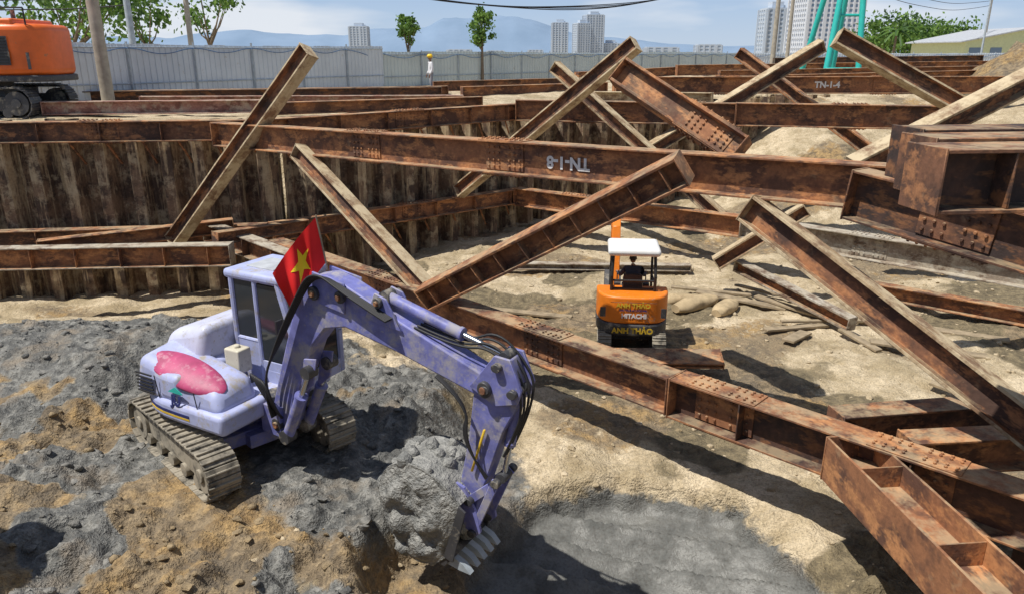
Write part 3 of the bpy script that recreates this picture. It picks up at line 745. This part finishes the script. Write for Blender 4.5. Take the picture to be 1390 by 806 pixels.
# ---- flag
FL = empty('red_flag')
mb = MB(); pb = Vector((-2.40, 9.40, 3.25)); ptp = Vector((-2.50, 9.34, 4.14)); mb.cyl(pb, ptp, .012, 'wood', 8); mb.build('flag_pole', FL)
nu, nv = 28, 18; up = (ptp-pb).normalized()
def fpt(u, v_):
    o = ptp-up*(v_*.62+.02)
    d = Vector((-.54, -.10, -.54))*u*1.08
    w = Vector((.2, -1, .1)).normalized()*(.07*math.sin(u*8+v_*2.2)+.03*math.sin(u*15-v_*4))*min(1, u*3)
    sag = Vector((.10*u*v_, 0, -.12*u*u*(1-v_*.5)))
    return o+d+w+sag
vv = [fpt(i/nu, j/nv) for j in range(nv+1) for i in range(nu+1)]
ff = [(j*(nu+1)+i, j*(nu+1)+i+1, (j+1)*(nu+1)+i+1, (j+1)*(nu+1)+i) for j in range(nv) for i in range(nu)]
mb = MB(); mb.add(vv, ff, 'red'); mb.build('cloth', FL, fixn=False, angle=80)
def fn(u, v_):
    a = fpt(u+.01, v_)-fpt(u-.01, v_); b_ = fpt(u, v_+.01)-fpt(u, v_-.01); return a.cross(b_).normalized()
mb = MB()
for sg in (-1, 1):
    cen = (.5, .5); pts = []
    for k in range(10):
        r_ = .33 if k % 2 == 0 else .13; a = -math.pi/2+k*math.pi/5
        pts.append((cen[0]+r_*math.cos(a)*.72, cen[1]+r_*math.sin(a)*1.05))
    sub = 6
    for k in range(10):
        a, b_ = pts[k], pts[(k+1) % 10]
        rows = []
        for i in range(sub+1):
            row = []
            for j in range(i+1):
                t = i/sub; s_ = (j/i if i else 0)
                ex = (a[0]*(1-s_)+b_[0]*s_, a[1]*(1-s_)+b_[1]*s_)
                q = (cen[0]*(1-t)+ex[0]*t, cen[1]*(1-t)+ex[1]*t)
                row.append(fpt(*q)+fn(*q)*.006*sg)
            rows.append(row)
        for i in range(sub):
            for j in range(i+1):
                mb.add([rows[i][j], rows[i+1][j], rows[i+1][j+1]], [(0, 1, 2)], 'star')
                if j < i: mb.add([rows[i][j], rows[i+1][j+1], rows[i][j+1]], [(0, 1, 2)], 'star')
mb.build('star', FL, fixn=False, smooth=False)

# ------------------------------------------------------------------ people
def person(name, J, E, rad, bones_mat, parent=None, mw=None):
    me = bpy.data.meshes.new(name); names = list(J); idx = {k: i for i, k in enumerate(names)}
    me.from_pydata([J[k] for k in names], [(idx[a], idx[b_]) for a, b_ in E], [])
    ob = bpy.data.objects.new(name+'_tmp', me); scene.collection.objects.link(ob)
    sk = ob.modifiers.new('s', 'SKIN'); 
    for k in names:
        d = me.skin_vertices[0].data[idx[k]]; r_ = rad[k]; d.radius = (r_, r_) if isinstance(r_, (int, float)) else r_
        d.use_root = (k == 'pelvis')
    sb = ob.modifiers.new('u', 'SUBSURF'); sb.levels = 2; sb.render_levels = 2
    dg = bpy.context.evaluated_depsgraph_get(); dg.update()
    nm = bpy.data.meshes.new_from_object(ob.evaluated_get(dg)); bpy.data.objects.remove(ob)
    nm.materials.clear(); ms = []
    for mt in bones_mat.values():
        if mt not in ms: ms.append(mt)
    for mt in ms: nm.materials.append(M[mt])
    segs = [(Vector(J[a]), Vector(J[b_]), ms.index(bones_mat[(a, b_)])) for a, b_ in E]
    for p in nm.polygons:
        best = 1e9
        for a, b_, mi in segs:
            d = b_-a; t = max(0, min(1, (p.center-a).dot(d)/d.length_squared)); q = (p.center-(a+d*t)).length
            if q < best: best = q; p.material_index = mi
        p.use_smooth = True
    o = bpy.data.objects.new(name, nm); scene.collection.objects.link(o)
    if mw is not None: o.matrix_world = mw
    if parent: o.parent = parent
    return o
def head(mb, c, f=1.0, helmet=True):
    c = Vector(c)
    mb.ball(c, (.095*f, .075*f, .115*f), 'skin', 16, 12)
    mb.ball(c+Vector((.098, 0, -.01)), (.018, .014, .024), 'skin', 8, 6)
    for s in (-1, 1):
        mb.ball(c+Vector((.082, s*.032, .012)), (.012, .014, .009), 'hair', 8, 6); mb.ball(c+Vector((0, s*.078, 0)), (.02, .012, .03), 'skin', 8, 6)
    mb.box(c+Vector((.088, 0, -.052)), (.01, .04, .007), 'redprimer')
    mb.ball(c+Vector((-.018, 0, .03)), (.092, .08, .1), 'hair', 16, 10)
    if helmet:
        mb.ball(c+Vector((0, 0, .065)), (.135, .115, .095), 'helmet', 20, 10); mb.cyl(c+Vector((.02, 0, .055)), c+Vector((.02, 0, .066)), .15, 'helmet', 24)
        mb.box(c+Vector((0, 0, .15)), (.2, .03, .03), 'helmet')
W = empty('construction_worker', (-3.75, 35.9, tz(-3.75, 35.9)+.0), R(200))
J = dict(pelvis=(0, 0, .93), waist=(0, 0, 1.08), chest=(.01, 0, 1.28), neck=(0, 0, 1.44), nk2=(.01, 0, 1.53),
         sl=(0, .17, 1.38), el=(-.02, .23, 1.12), wl=(.1, .24, .90), sr=(0, -.17, 1.38), er=(-.02, -.23, 1.12), wr=(.12, -.2, .92),
         hl=(0, .09, .88), kl=(.03, .10, .48), al=(0, .11, .08), tl=(.14, .12, .03), hr=(0, -.09, .88), kr=(-.03, -.1, .48), ar=(-.06, -.11, .08), tr=(.08, -.12, .03))
E = [('pelvis', 'waist'), ('waist', 'chest'), ('chest', 'neck'), ('neck', 'nk2'), ('chest', 'sl'), ('sl', 'el'), ('el', 'wl'), ('chest', 'sr'), ('sr', 'er'), ('er', 'wr'),
     ('pelvis', 'hl'), ('hl', 'kl'), ('kl', 'al'), ('al', 'tl'), ('pelvis', 'hr'), ('hr', 'kr'), ('kr', 'ar'), ('ar', 'tr')]
rad = dict(pelvis=.14, waist=.14, chest=.155, neck=.065, nk2=.055, sl=.08, el=.055, wl=.037, sr=.08, er=.055, wr=.037, hl=.1, kl=.07, al=.05, tl=.04, hr=.1, kr=.07, ar=.05, tr=.04)
bm_ = {e: 'shirt' for e in E}
for e in E:
    if e[1] in ('hl', 'kl', 'al', 'hr', 'kr', 'ar'): bm_[e] = 'greytrouser'
    if e[1] in ('tl', 'tr'): bm_[e] = 'black'
bm_[('neck', 'nk2')] = 'skin'
person('body', J, E, rad, bm_, W)
mb = MB(); head(mb, (.02, 0, 1.63))
for sg, w0 in ((1, Vector((.1, .24, .90))), (-1, Vector((.12, -.2, .92)))):
    d = Vector((.25, 0, -.95)).normalized(); mb.ball(w0+d*.06, (.028, .018, .05), 'skin', 10, 8)
    for k in range(4):
        b0 = w0+d*.1+Vector(((k-1.5)*.014, 0, 0)); e0 = b0+d*(.045+.012*(1-abs(k-1.5)/1.5))+Vector((0, -sg*.008, 0)); mb.cyl(b0, e0, .008, 'skin', 6); mb.cyl(e0, e0+d*.028+Vector((0, -sg*.014, 0)), .007, 'skin', 6)
    mb.cyl(w0+d*.05+Vector((.02, 0, 0)), w0+d*.09+Vector((.045, 0, 0)), .009, 'skin', 6)
mb.build('head_and_hands', W)

# ------------------------------------------------------------------ orange mini excavator
MX = empty('mini_excavator', (2.75, 16.3, -.32), R(84))
mb = MB()
for y in (-.6, .6): track(mb, y, .3, 1.95, .46, 0, 34)
mb.box((0, 0, .32), (.8, .95, .2), 'dgrey'); mb.cyl((0, 0, .35), (0, 0, .56), .34, 'dgrey', 24)
mb.prism([(1.2, 0), (1.26, 0), (1.3, .34), (1.22, .34)], -.75, .75, 'orange')
mb.box((.95, .4, .2), (.6, .1, .12), 'dgrey'); mb.box((.95, -.4, .2), (.6, .1, .12), 'dgrey')
mb.build('undercarriage', MX, bevel=.005, seg=1)
mb = MB(); mb.prism(plan(.88, .80, .7, e=3.2), .46, .74, 'dgrey', 'xy'); mb.build('bumper', MX, bevel=.05, seg=3)
mb = MB(); mb.prism(plan(.87, .80, .05, e=3.2), .745, 1.36, 'orange', 'xy'); mb.build('engine_cover', MX, bevel=.11, seg=4)
mb = MB(); mb.box((.35, 0, .78), (.75, 1.4, .08), 'dgrey'); mb.box((.1, .55, 1.0), (.5, .35, .5), 'orange'); mb.box((.25, -.6, .98), (.6, .25, .4), 'orange')
mb.box((-.879, 0, 1.245), (.006, 1.0, .01), 'dgrey'); mb.box((-.879, .66, 1.02), (.008, .12, .22), 'dgrey'); mb.box((-.879, -.66, 1.02), (.008, .12, .22), 'dgrey')
mb.build('deck', MX, bevel=.004)
mb = MB()
for sg in (-1, 1):
    mb.cyl((-.35, sg*.48, 1.25), (-.42, sg*.48, 1.7), .035, 'black', 10); mb.cyl((-.42, sg*.48, 1.7), (-.3, sg*.46, 2.18), .035, 'black', 10)
    mb.cyl((.55, sg*.48, .8), (.62, sg*.48, 1.65), .03, 'black', 10); mb.cyl((.62, sg*.48, 1.65), (.5, sg*.46, 2.18), .03, 'black', 10)
    mb.cyl((-.36, sg*.48, 1.5), (.6, sg*.48, 1.5), .022, 'black', 8)
mb.cyl((-.4, -.48, 1.6), (-.4, .48, 1.6), .025, 'black', 8); mb.cyl((-.35, -.48, 1.4), (-.35, .48, 1.4), .03, 'black', 8)
mb.build('canopy_posts', MX)
mb = MB(); mb.box((.1, 0, 2.24), (1.15, 1.16, .16), 'white'); mb.build('canopy_roof', MX, bevel=.078, seg=5)
mb = MB(); mb.box((.05, 0, 1.3), (.42, .46, .14), 'seat'); mb.box((-.16, 0, 1.5), (.1, .42, .36), 'seat')
for sg in (-1, 1): mb.box((.3, sg*.33, 1.2), (.3, .14, .35), 'dgrey'); mb.cyl((.4, sg*.33, 1.35), (.42, sg*.33, 1.55), .015, 'black', 8); mb.ball((.42, sg*.33, 1.57), .03, 'black', 8, 6)
mb.build('seat', MX, bevel=.03)
mb = MB()
mb.prism([(.75, .6), (1.15, .6), (1.2, .85), (.8, .85)], -.12+.35, .12+.35, 'orange')
mb.prism([(1.0, .62), (1.5, 1.9), (1.85, 2.3), (2.9, 2.05), (2.95, 2.2), (1.85, 2.62), (1.5, 2.4), (.9, .9)], .25, .45, 'orange')
mb.prism([(2.7, 2.45), (3.1, 2.3), (3.25, 1.9), (3.05, .75), (2.92, .75), (2.85, 1.9)], .27, .43, 'orange')
mb.prism([(2.95, .9), (3.1, .7), (2.95, .3), (2.55, .2), (2.4, .5), (2.65, .55)], .13, .57, 'dgrey')
mb.cyl((1.75, .35, 2.68), (2.75, .35, 2.5), .05, 'dgrey', 12); mb.cyl((1.1, .35, .8), (1.75, .35, 1.95), .055, 'dgrey', 12)
mb.build('boom_arm_bucket', MX, bevel=.015, seg=1)
RX = (R(90), 0, R(-90))
text('rear_marking', 'ANH THẢO', .14, 'yellow', MX, (-.878, 0, 1.17), RX, ext=.004)
text('rear_marking', 'CHO THUÊ XE CUỐC 0905', .05, 'navy', MX, (-.878, .0, 1.06), RX, ext=.004)
text('rear_marking', 'HITACHI', .14, 'white', MX, (-.878, -.02, .93), RX, ext=.004)
text('rear_marking', 'ANH THẢO', .17, 'yellow', MX, (-.888, 0, .59), RX, ext=.004)
J = dict(pelvis=(.06, 0, 1.42), waist=(.02, 0, 1.52), chest=(.02, 0, 1.68), neck=(.05, 0, 1.82), nk2=(.07, 0, 1.88),
         sl=(.03, .17, 1.77), el=(.12, .27, 1.58), wl=(.36, .32, 1.58), sr=(.03, -.17, 1.77), er=(.12, -.27, 1.58), wr=(.36, -.32, 1.58),
         hl=(.12, .1, 1.42), kl=(.5, .14, 1.42), al=(.56, .14, 1.02), tl=(.68, .14, .9), hr=(.12, -.1, 1.42), kr=(.5, -.14, 1.42), ar=(.56, -.14, 1.02), tr=(.68, -.14, .9))
rad2 = {k: v_*.87 for k, v_ in rad.items()}
bm2 = dict(bm_); 
for e in E:
    if bm2[e] in ('shirt', 'greytrouser'): bm2[e] = 'trouser'
person('operator_body', J, E, rad2, bm2, MX)
mb = MB(); head(mb, (.1, 0, 1.98), .95, helmet=False)
for sg in (-1, 1): 
    mb.ball((.41, sg*.33, 1.58), (.045, .03, .03), 'skin', 8, 6)
    for k in range(4): mb.cyl((.43, sg*.33-.03+k*.02, 1.59), (.47, sg*.33-.03+k*.02, 1.55), .009, 'skin', 6)
mb.build('operator_head', MX)

# ------------------------------------------------------------------ big orange-red excavator at street level
BX = empty('large_crawler_excavator', (-17.2, 25.3, 4.12), R(184))
mb = MB()
for y in (-1.2, 1.2): track(mb, y, .6, 4.2, .95, 0, 44, mat='dgrey')
mb.box((0, 0, .7), (2.2, 2.0, .4), 'dgrey'); mb.cyl((0, 0, .8), (0, 0, 1.2), .8, 'dgrey', 28); mb.build('undercarriage', BX)
mb = MB(); mb.prism(plan(2.6, 1.4, 1.7, e=5), 1.12, 1.32, 'dgrey', 'xy'); mb.build('deck', BX, bevel=.04)
mb = MB(); mb.prism(plan(2.62, 1.42, .2, e=4), 1.3, 2.85, 'orangered', 'xy'); mb.build('counterweight', BX, bevel=.2, seg=4)
mb = MB(); mb.box((-.7, 0, 2.3), (2.3, 2.5, 1.4), 'orangered'); mb.build('engine_house', BX, bevel=.08, seg=3)
mb = MB()
for sg in (-1, 1):
    mb.box((-1.05, sg*1.424, 2.05), (1.3, .012, .85), 'dgrey')
    for k in range(9): mb.box((-1.05, sg*1.435, 1.69+k*.09), (1.2, .03, .04), 'black')
    mb.box((-2.2, sg*1.36, 1.75), (.08, .04, .5), 'dgrey')
for x in (-2.2, -1.2, -.2, .7):
    mb.cyl((x, 1.15, 2.8), (x, 1.15, 3.3), .025, 'black', 8)
mb.cyl((-2.2, 1.15, 3.3), (.7, 1.15, 3.3), .025, 'black', 8); mb.cyl((-1, -.5, 2.9), (-1, -.5, 3.3), .07, 'dgrey', 12)
mb.build('grilles_and_rails', BX)
mb = MB(); mb.box((1.45, .85, 2.2), (1.5, 1.0, 1.6), 'glass'); mb.box((1.45, .85, 3.03), (1.55, 1.05, .1), 'orangered'); mb.box((1.45, .85, 1.5), (1.54, 1.04, .35), 'orangered')
mb.prism([(1.6, 1.4), (3.6, 4.6), (4.3, 5.0), (7.6, 3.6), (7.5, 3.3), (4.2, 4.3), (2.2, 1.3)], -.35, .15, 'orangered')
mb.prism([(7.2, 4.2), (7.8, 3.9), (7.3, 1.0), (7.0, 1.0)], -.25, .1, 'orangered'); mb.prism([(7.0, 1.1), (7.4, 1.0), (7.1, .1), (6.2, .1), (6.1, .7)], -.6, .5, 'dgrey')
mb.build('cab_and_boom', BX, bevel=.03)

# ------------------------------------------------------------------ fences
def fence(name, a, b_, zb, zt, mat, post=True):
    a = Vector((a[0], a[1], 0)); b_ = Vector((b_[0], b_[1], 0)); d = b_-a; ln = d.length; d.normalize(); nr = Vector((d.y, -d.x, 0))
    mb = MB(); vv = []; s = 0; k = 0; pat = [(.0, 0), (.16, 0), (.19, .035), (.23, .035), (.26, 0)]
    pts = []
    while s < ln:
        for p in pat: pts.append(a+d*(s+p[0])+nr*p[1])
        s += .26
    n = len(pts); vv = [p+Vector((0, 0, zb)) for p in pts]+[p+Vector((0, 0, zt+.04*math.sin(i*.013)+.025*((i//20) % 3 == 0))) for i, p in enumerate(pts)]
    mb.add(vv, [(i, i+1, n+i+1, n+i) for i in range(n-1)], mat)
    s = 0
    while s < ln:
        p = a+d*s+nr*.07; mb.box((p.x, p.y, (zb+zt)/2+.05), (.07, .07, zt-zb+.1), 'polegrey'); s += 3.0
    for z in (zt-.12, zb+.9):
        p, q = a+nr*.06, b_+nr*.06; mb.cyl((p.x, p.y, z), (q.x, q.y, z), .025, 'polegrey', 6)
    ob = mb.build(name, fixn=False, smooth=False)
    cp = []; s = 0
    while s < min(ln, 50):
        p = a+d*s+nr*.12; cp.append((p.x, p.y, zt-.05)); p = a+d*(s+1.5)+nr*.12; cp.append((p.x, p.y, zt-.4-.1*random.random())); s += 3
    curve('festoon_cable', cp, .018, 'cyanline', ob, br=1)
fence('corrugated_fence', (-22.5, 22), (-7.3, 44), 4.0, 6.45, 'fence')
fence('corrugated_fence', (-7.4, 44.1), (23, 78), 3.9, 6.15, 'fence2')
fence('corrugated_fence', (23, 78), (80, 84), 3.9, 6.1, 'fence')

# poles & cables
def pole(name, x, y, h, r, mat, r2=None, extra=None):
    mb = MB(); mb.cyl((x, y, GZ-.4), (x, y, GZ+h), r, mat, 14, r2 or r*.7)
    if extra: extra(mb)
    return mb.build(name)
pole('concrete_pole', -14.7, 28.0, 8.5, .23, 'concrete', .19)
pole('steel_pole', -17.6, 36.5, 9, .16, 'polegrey', .13)
pole('concrete_pole', -15.3, 37.5, 8, .14, 'concrete')
pole('utility_pole', 20.0, 60.0, 9.6, .2, 'concrete')
pole('utility_pole', 23.2, 66.0, 11, .18, 'concrete')
def arm(mb):
    mb.cyl((51.5, 86, 12.0), (53.8, 85.6, 12.7), .06, 'polegrey', 8); mb.box((54.1, 85.55, 12.75), (.8, .3, .14), 'polegrey')
pole('street_lamp', 51.5, 86, 8.0, .12, 'polegrey', extra=arm)
pole('utility_pole', 66, 110, 9, .18, 'concrete')
def cable(p, q, sag, r=.03, off=0):
    p = Vector(p); q = Vector(q); pts = []
    for i in range(13):
        t = i/12; a = p.lerp(q, t); a.z -= sag*4*t*(1-t)+.05*math.sin(t*20+off); pts.append(a[:])
    curve('overhead_cable', pts, r, 'black', br=1)
for k in range(4): cable((-14.7, 28, 10.6+.15*k), (20, 60, 12.6+.12*k), 3.1+.18*k, .028, k)
cable((20, 60, 13.4), (51.5, 86, 12), 1.5); cable((23.2, 66, 14.8), (66, 110, 13), 2); cable((23.2, 66, 14.2), (66, 110, 12.4), 2.2)
cable((23.2, 66, 14), (90, 70, 12), 2.5)
for k in range(3): cable((-17.6, 36.5, 8.2+.4*k), (-38, 30, 8.6+.4*k), .6)

# teal gantry
mb = MB()
for x, dx in ((18.3, .9), (20.3, .0)):
    for yy in (45.5, 49.5):
        mb.cyl((x, yy, 4.4), (x+dx, (yy+47.5)/2, 10.6), .17, 'teal', 12)
mb.cyl((18.0, 47.5, 10.6), (21.5, 47.5, 10.6), .2, 'teal', 12); mb.cyl((18.3, 45.5, 5.2), (20.3, 45.5, 5.2), .1, 'teal', 10); mb.cyl((18.9, 46.3, 8.2), (20.3, 46.3, 8.2), .08, 'teal', 10)
mb.build('teal_gantry')

# ------------------------------------------------------------------ vegetation
def tree(name, x, y, h, cr, trunk_h, nclump, leaf, zs=1.0, per=60, lean=0):
    e = empty(name, (x, y, GZ-.1)); mb = MB(); rnd = random.Random(int(x*77+y))
    mb.cyl((0, 0, 0), (lean*.5, 0, trunk_h), .022*h, 'bark', 8, .013*h); top = Vector((lean*.5, 0, trunk_h)); cz = (trunk_h+h)/2; ctr = Vector((lean, 0, cz))
    cl = []
    for i in range(nclump):
        while True:
            q = Vector((rnd.uniform(-1, 1), rnd.uniform(-1, 1), rnd.uniform(-1, 1)))
            if q.length < 1: break
        c = ctr+Vector((q.x*cr, q.y*cr, q.z*(h-trunk_h)/2*zs)); cl.append(c)
        if i % 2 == 0:
            mid = top.lerp(c, .5)+Vector((0, 0, -.05*h)); mb.cyl(top-Vector((0, 0, rnd.uniform(0, .2)*trunk_h)), mid, .008*h, 'bark', 5, .005*h); mb.cyl(mid, c, .005*h, 'bark', 5, .002*h)
    mb.build('trunk', e)
    mb = MB()
    for c in cl:
        cs = cr*rnd.uniform(.22, .42); mt = rnd.choice(('leafA', 'leafB', 'leafB', 'leafC'))
        for k in range(per):
            p = c+Vector((rnd.gauss(0, 1), rnd.gauss(0, 1), rnd.gauss(0, .8)))*cs*.7
            a = Vector((rnd.gauss(0, 1), rnd.gauss(0, 1), rnd.gauss(0, .6))).normalized(); b_ = a.orthogonal().normalized(); b_ = Matrix.Rotation(rnd.random()*6.3, 3, a) @ b_
            l = leaf*rnd.uniform(.5, 1.2); s_ = a.cross(b_)*l*.3
            mb.add([p-b_*l*.5, p+s_, p+b_*l*.5, p-s_], [(0, 1, 2, 3)], mt if rnd.random() < .7 else 'leafA')
    mb.build('crown', e, fixn=False, smooth=False)
tree('street_tree', -23.5, 42, 7.6, 3.4, 2.4, 34, .34, per=90)
tree('street_tree', -19.0, 41, 6.4, 1.7, 2.4, 14, .32, per=70)
tree('street_tree', -20, 52, 8.8, 1.9, 3, 14, .34, per=70)
tree('sapling_tree', -6.1, 46, 4.3, .55, 2.4, 22, .2, per=70)
tree('sapling_tree', -1.9, 50, 5.2, .75, 2.5, 26, .22, per=70)
tree('street_tree', 70, 85, 6.6, 2.8, 2, 26, .5)
for i, xx in enumerate((60, 64, 68, 72, 77)): tree('street_tree', xx, 126+i*3, 7.6-i*.2, 4.5, 2.0, 22, .7, per=70)
# palm
e = empty('palm_tree', (50.5, 104, GZ)); mb = MB(); mb.cyl((0, 0, 0), (.2, 0, 4.8), .2, 'bark', 8, .13); mb.build('trunk', e); mb = MB()
for k in range(16):
    a = k*2.4; ln = 2.4; up_ = .9-(k/16)*1.3; prev = Vector((.2, 0, 4.8))
    for j in range(6):
        t = (j+1)/6; p = Vector((.2+math.cos(a)*ln*t, math.sin(a)*ln*t, 4.8+up_*ln*t*.8-1.3*t*t)); w = Vector((-math.sin(a), math.cos(a), -.5))*.4*(1-t*.6)
        mb.add([prev, prev+w, p+w*.8, p], [(0, 1, 2, 3)], 'leafB'); w2 = Vector((math.sin(a), -math.cos(a), -.5))*.4*(1-t*.6); mb.add([prev, p, p+w2*.8, prev+w2], [(0, 1, 2, 3)], 'leafC'); prev = p
mb.build('fronds', e, fixn=False, smooth=False)

# ------------------------------------------------------------------ buildings
def gable(name, x, y, w, d, h, rh):
    e = empty(name, (x, y, GZ)); mb = MB()
    mb.prism([(-w/2, 0), (w/2, 0), (w/2, h), (0, h+rh), (-w/2, h)], -d/2, d/2, 'ywall'); mb.build('walls', e)
    mb = MB()
    for sg in (-1, 1): mb.prism([(0, h+rh+.02), (sg*(w/2+.8), h-.25), (sg*(w/2+.8), h-.1), (0, h+rh+.2)], -d/2-.5, d/2+.5, 'roofgrey')
    mb.build('roof', e); mb = MB()
    for k in range(6): mb.box((-w/2+w*(k+.5)/6, -d/2-.02, h*.6), (w*.09, .06, h*.3), 'towerb')
    mb.build('windows', e)
gable('low_yellow_building', 69, 112, 17, 14, 3.6, 1.5)
def tower(name, x, y, w, d, h, fl, cols, mw_='towerw', mg='towerb', rz=0, crown=True):
    e = empty(name, (x, y, GZ-.2), rz); mb = MB(); mb.box((0, 0, h/2), (w*.97, d*.97, h), mg); mb.build('glazing', e)
    mb = MB()
    for i in range(fl+1): mb.box((0, 0, h*i/fl), (w, d, h/fl*.42), mw_)
    mb.build('floor_slabs', e, smooth=False); mb = MB()
    for i in range(cols+1):
        xx = -w/2+w*i/cols; wd = w/cols*(.34 if i % 3 else .6)
        for sg in (-1, 1): mb.box((xx, sg*d/2, h/2), (wd, .8, h-.3), mw_)
        yy = -d/2+d*i/cols
        for sg in (-1, 1): mb.box((sg*w/2, yy, h/2), (.8, d/cols*.35, h-.4), mw_)
    mb.build('piers', e, smooth=False)
    if crown:
        mb = MB(); mb.box((0, 0, h+2.5), (w*.5, d*.5, 5), mw_); mb.box((w*.2, 0, h+1.2), (w*.3, d*.4, 3), mw_); mb.build('crown', e)
tower('apartment_tower', 205, 520, 38, 26, 62, 21, 10, rz=R(8))
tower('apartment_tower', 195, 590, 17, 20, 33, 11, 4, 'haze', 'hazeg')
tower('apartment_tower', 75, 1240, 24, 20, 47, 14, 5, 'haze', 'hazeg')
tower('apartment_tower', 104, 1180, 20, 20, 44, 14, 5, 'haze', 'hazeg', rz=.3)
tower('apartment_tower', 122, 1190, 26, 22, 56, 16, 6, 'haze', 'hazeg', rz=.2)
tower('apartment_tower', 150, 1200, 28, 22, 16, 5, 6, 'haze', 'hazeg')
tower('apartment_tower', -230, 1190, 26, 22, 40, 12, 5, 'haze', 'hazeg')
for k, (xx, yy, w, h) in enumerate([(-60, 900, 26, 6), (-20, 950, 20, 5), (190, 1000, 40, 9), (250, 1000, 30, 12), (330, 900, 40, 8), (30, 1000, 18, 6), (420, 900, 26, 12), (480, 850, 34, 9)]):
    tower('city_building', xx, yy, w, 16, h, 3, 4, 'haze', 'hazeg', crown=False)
# hills
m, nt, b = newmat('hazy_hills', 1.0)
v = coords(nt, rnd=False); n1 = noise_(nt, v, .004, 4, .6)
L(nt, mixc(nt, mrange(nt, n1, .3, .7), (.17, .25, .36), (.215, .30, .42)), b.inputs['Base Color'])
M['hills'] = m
def hprof(x):
    u = x/5000*1011+695
    h = 0
    for c_, w_, a in ((330, 70, 100), (470, 120, 105), (640, 110, 175), (700, 60, 60), (800, 100, 80), (150, 140, 110), (1000, 160, 45), (1350, 160, 70)):
        h += a*math.exp(-((u-c_)/w_)**2)
    return h*(1+.16*noise.fractal(Vector((x*.004, 3, 0)), 1, 2, 4))+5
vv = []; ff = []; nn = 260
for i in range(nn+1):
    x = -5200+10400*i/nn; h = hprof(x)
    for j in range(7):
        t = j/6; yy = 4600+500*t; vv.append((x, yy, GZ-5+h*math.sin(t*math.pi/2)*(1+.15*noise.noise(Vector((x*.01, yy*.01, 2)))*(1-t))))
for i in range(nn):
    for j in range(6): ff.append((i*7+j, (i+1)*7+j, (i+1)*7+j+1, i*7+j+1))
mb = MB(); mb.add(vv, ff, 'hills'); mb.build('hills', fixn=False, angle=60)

# ------------------------------------------------------------------ light, sky, camera
sd = Vector((-.45, -.18, 1.0)).normalized()
el = math.asin(sd.z); rot = math.atan2(sd.x, sd.y)
w = bpy.data.worlds.new('World'); scene.world = w; w.use_nodes = True; nt = w.node_tree
bg = nt.nodes['Background']; sky = nt.nodes.new('ShaderNodeTexSky'); sky.sky_type = 'NISHITA'; sky.sun_disc = False
sky.sun_elevation = el; sky.sun_rotation = rot; sky.air_density = 1.0; sky.dust_density = .6; sky.ozone_density = 2.0
tc = nt.nodes.new('ShaderNodeTexCoord'); mp = nt.nodes.new('ShaderNodeMapping'); mp.inputs['Scale'].default_value = (1, 1, 4.5); L(nt, tc.outputs['Generated'], mp.inputs[0])
sx = nt.nodes.new('ShaderNodeSeparateXYZ'); L(nt, tc.outputs['Generated'], sx.inputs[0])
cn = noise_(nt, mp.outputs[0], 3.0, 4, .55)
lowc = mixc(nt, mrange(nt, sx.outputs[2], -.01, .10), (7.4, 8.8, 10.6), (4.2, 6.4, 10.0))
base = mixc(nt, mrange(nt, sx.outputs[2], .05, .5, .85, .0), sky.outputs[0], lowc)
col = mixc(nt, mrange(nt, cn, .47, .66, 0, .85), base, mixc(nt, mrange(nt, sx.outputs[2], .1, .5), (10.2, 10.6, 11.2), (6.0, 6.4, 7.2)))
L(nt, col, bg.inputs[0]); bg.inputs[1].default_value = .08
sl = bpy.data.lights.new('sun', 'SUN'); sl.energy = 5.0; sl.angle = R(.5); sl.color = (1, .955, .88)
so = bpy.data.objects.new('sun', sl); scene.collection.objects.link(so); so.rotation_euler = sd.to_track_quat('Z', 'Y').to_euler()
cam = bpy.data.cameras.new('camera'); co = bpy.data.objects.new('camera', cam); scene.collection.objects.link(co)
co.location = (0, 0, 6.1); co.rotation_euler = (R(90-18.1), 0, 0)
cam.sensor_width = 36; cam.lens = 1011/1390*36; cam.clip_start = .1; cam.clip_end = 12000
scene.camera = co
scene.view_settings.view_transform = 'Standard'; scene.view_settings.look = 'None'; scene.view_settings.exposure = 0
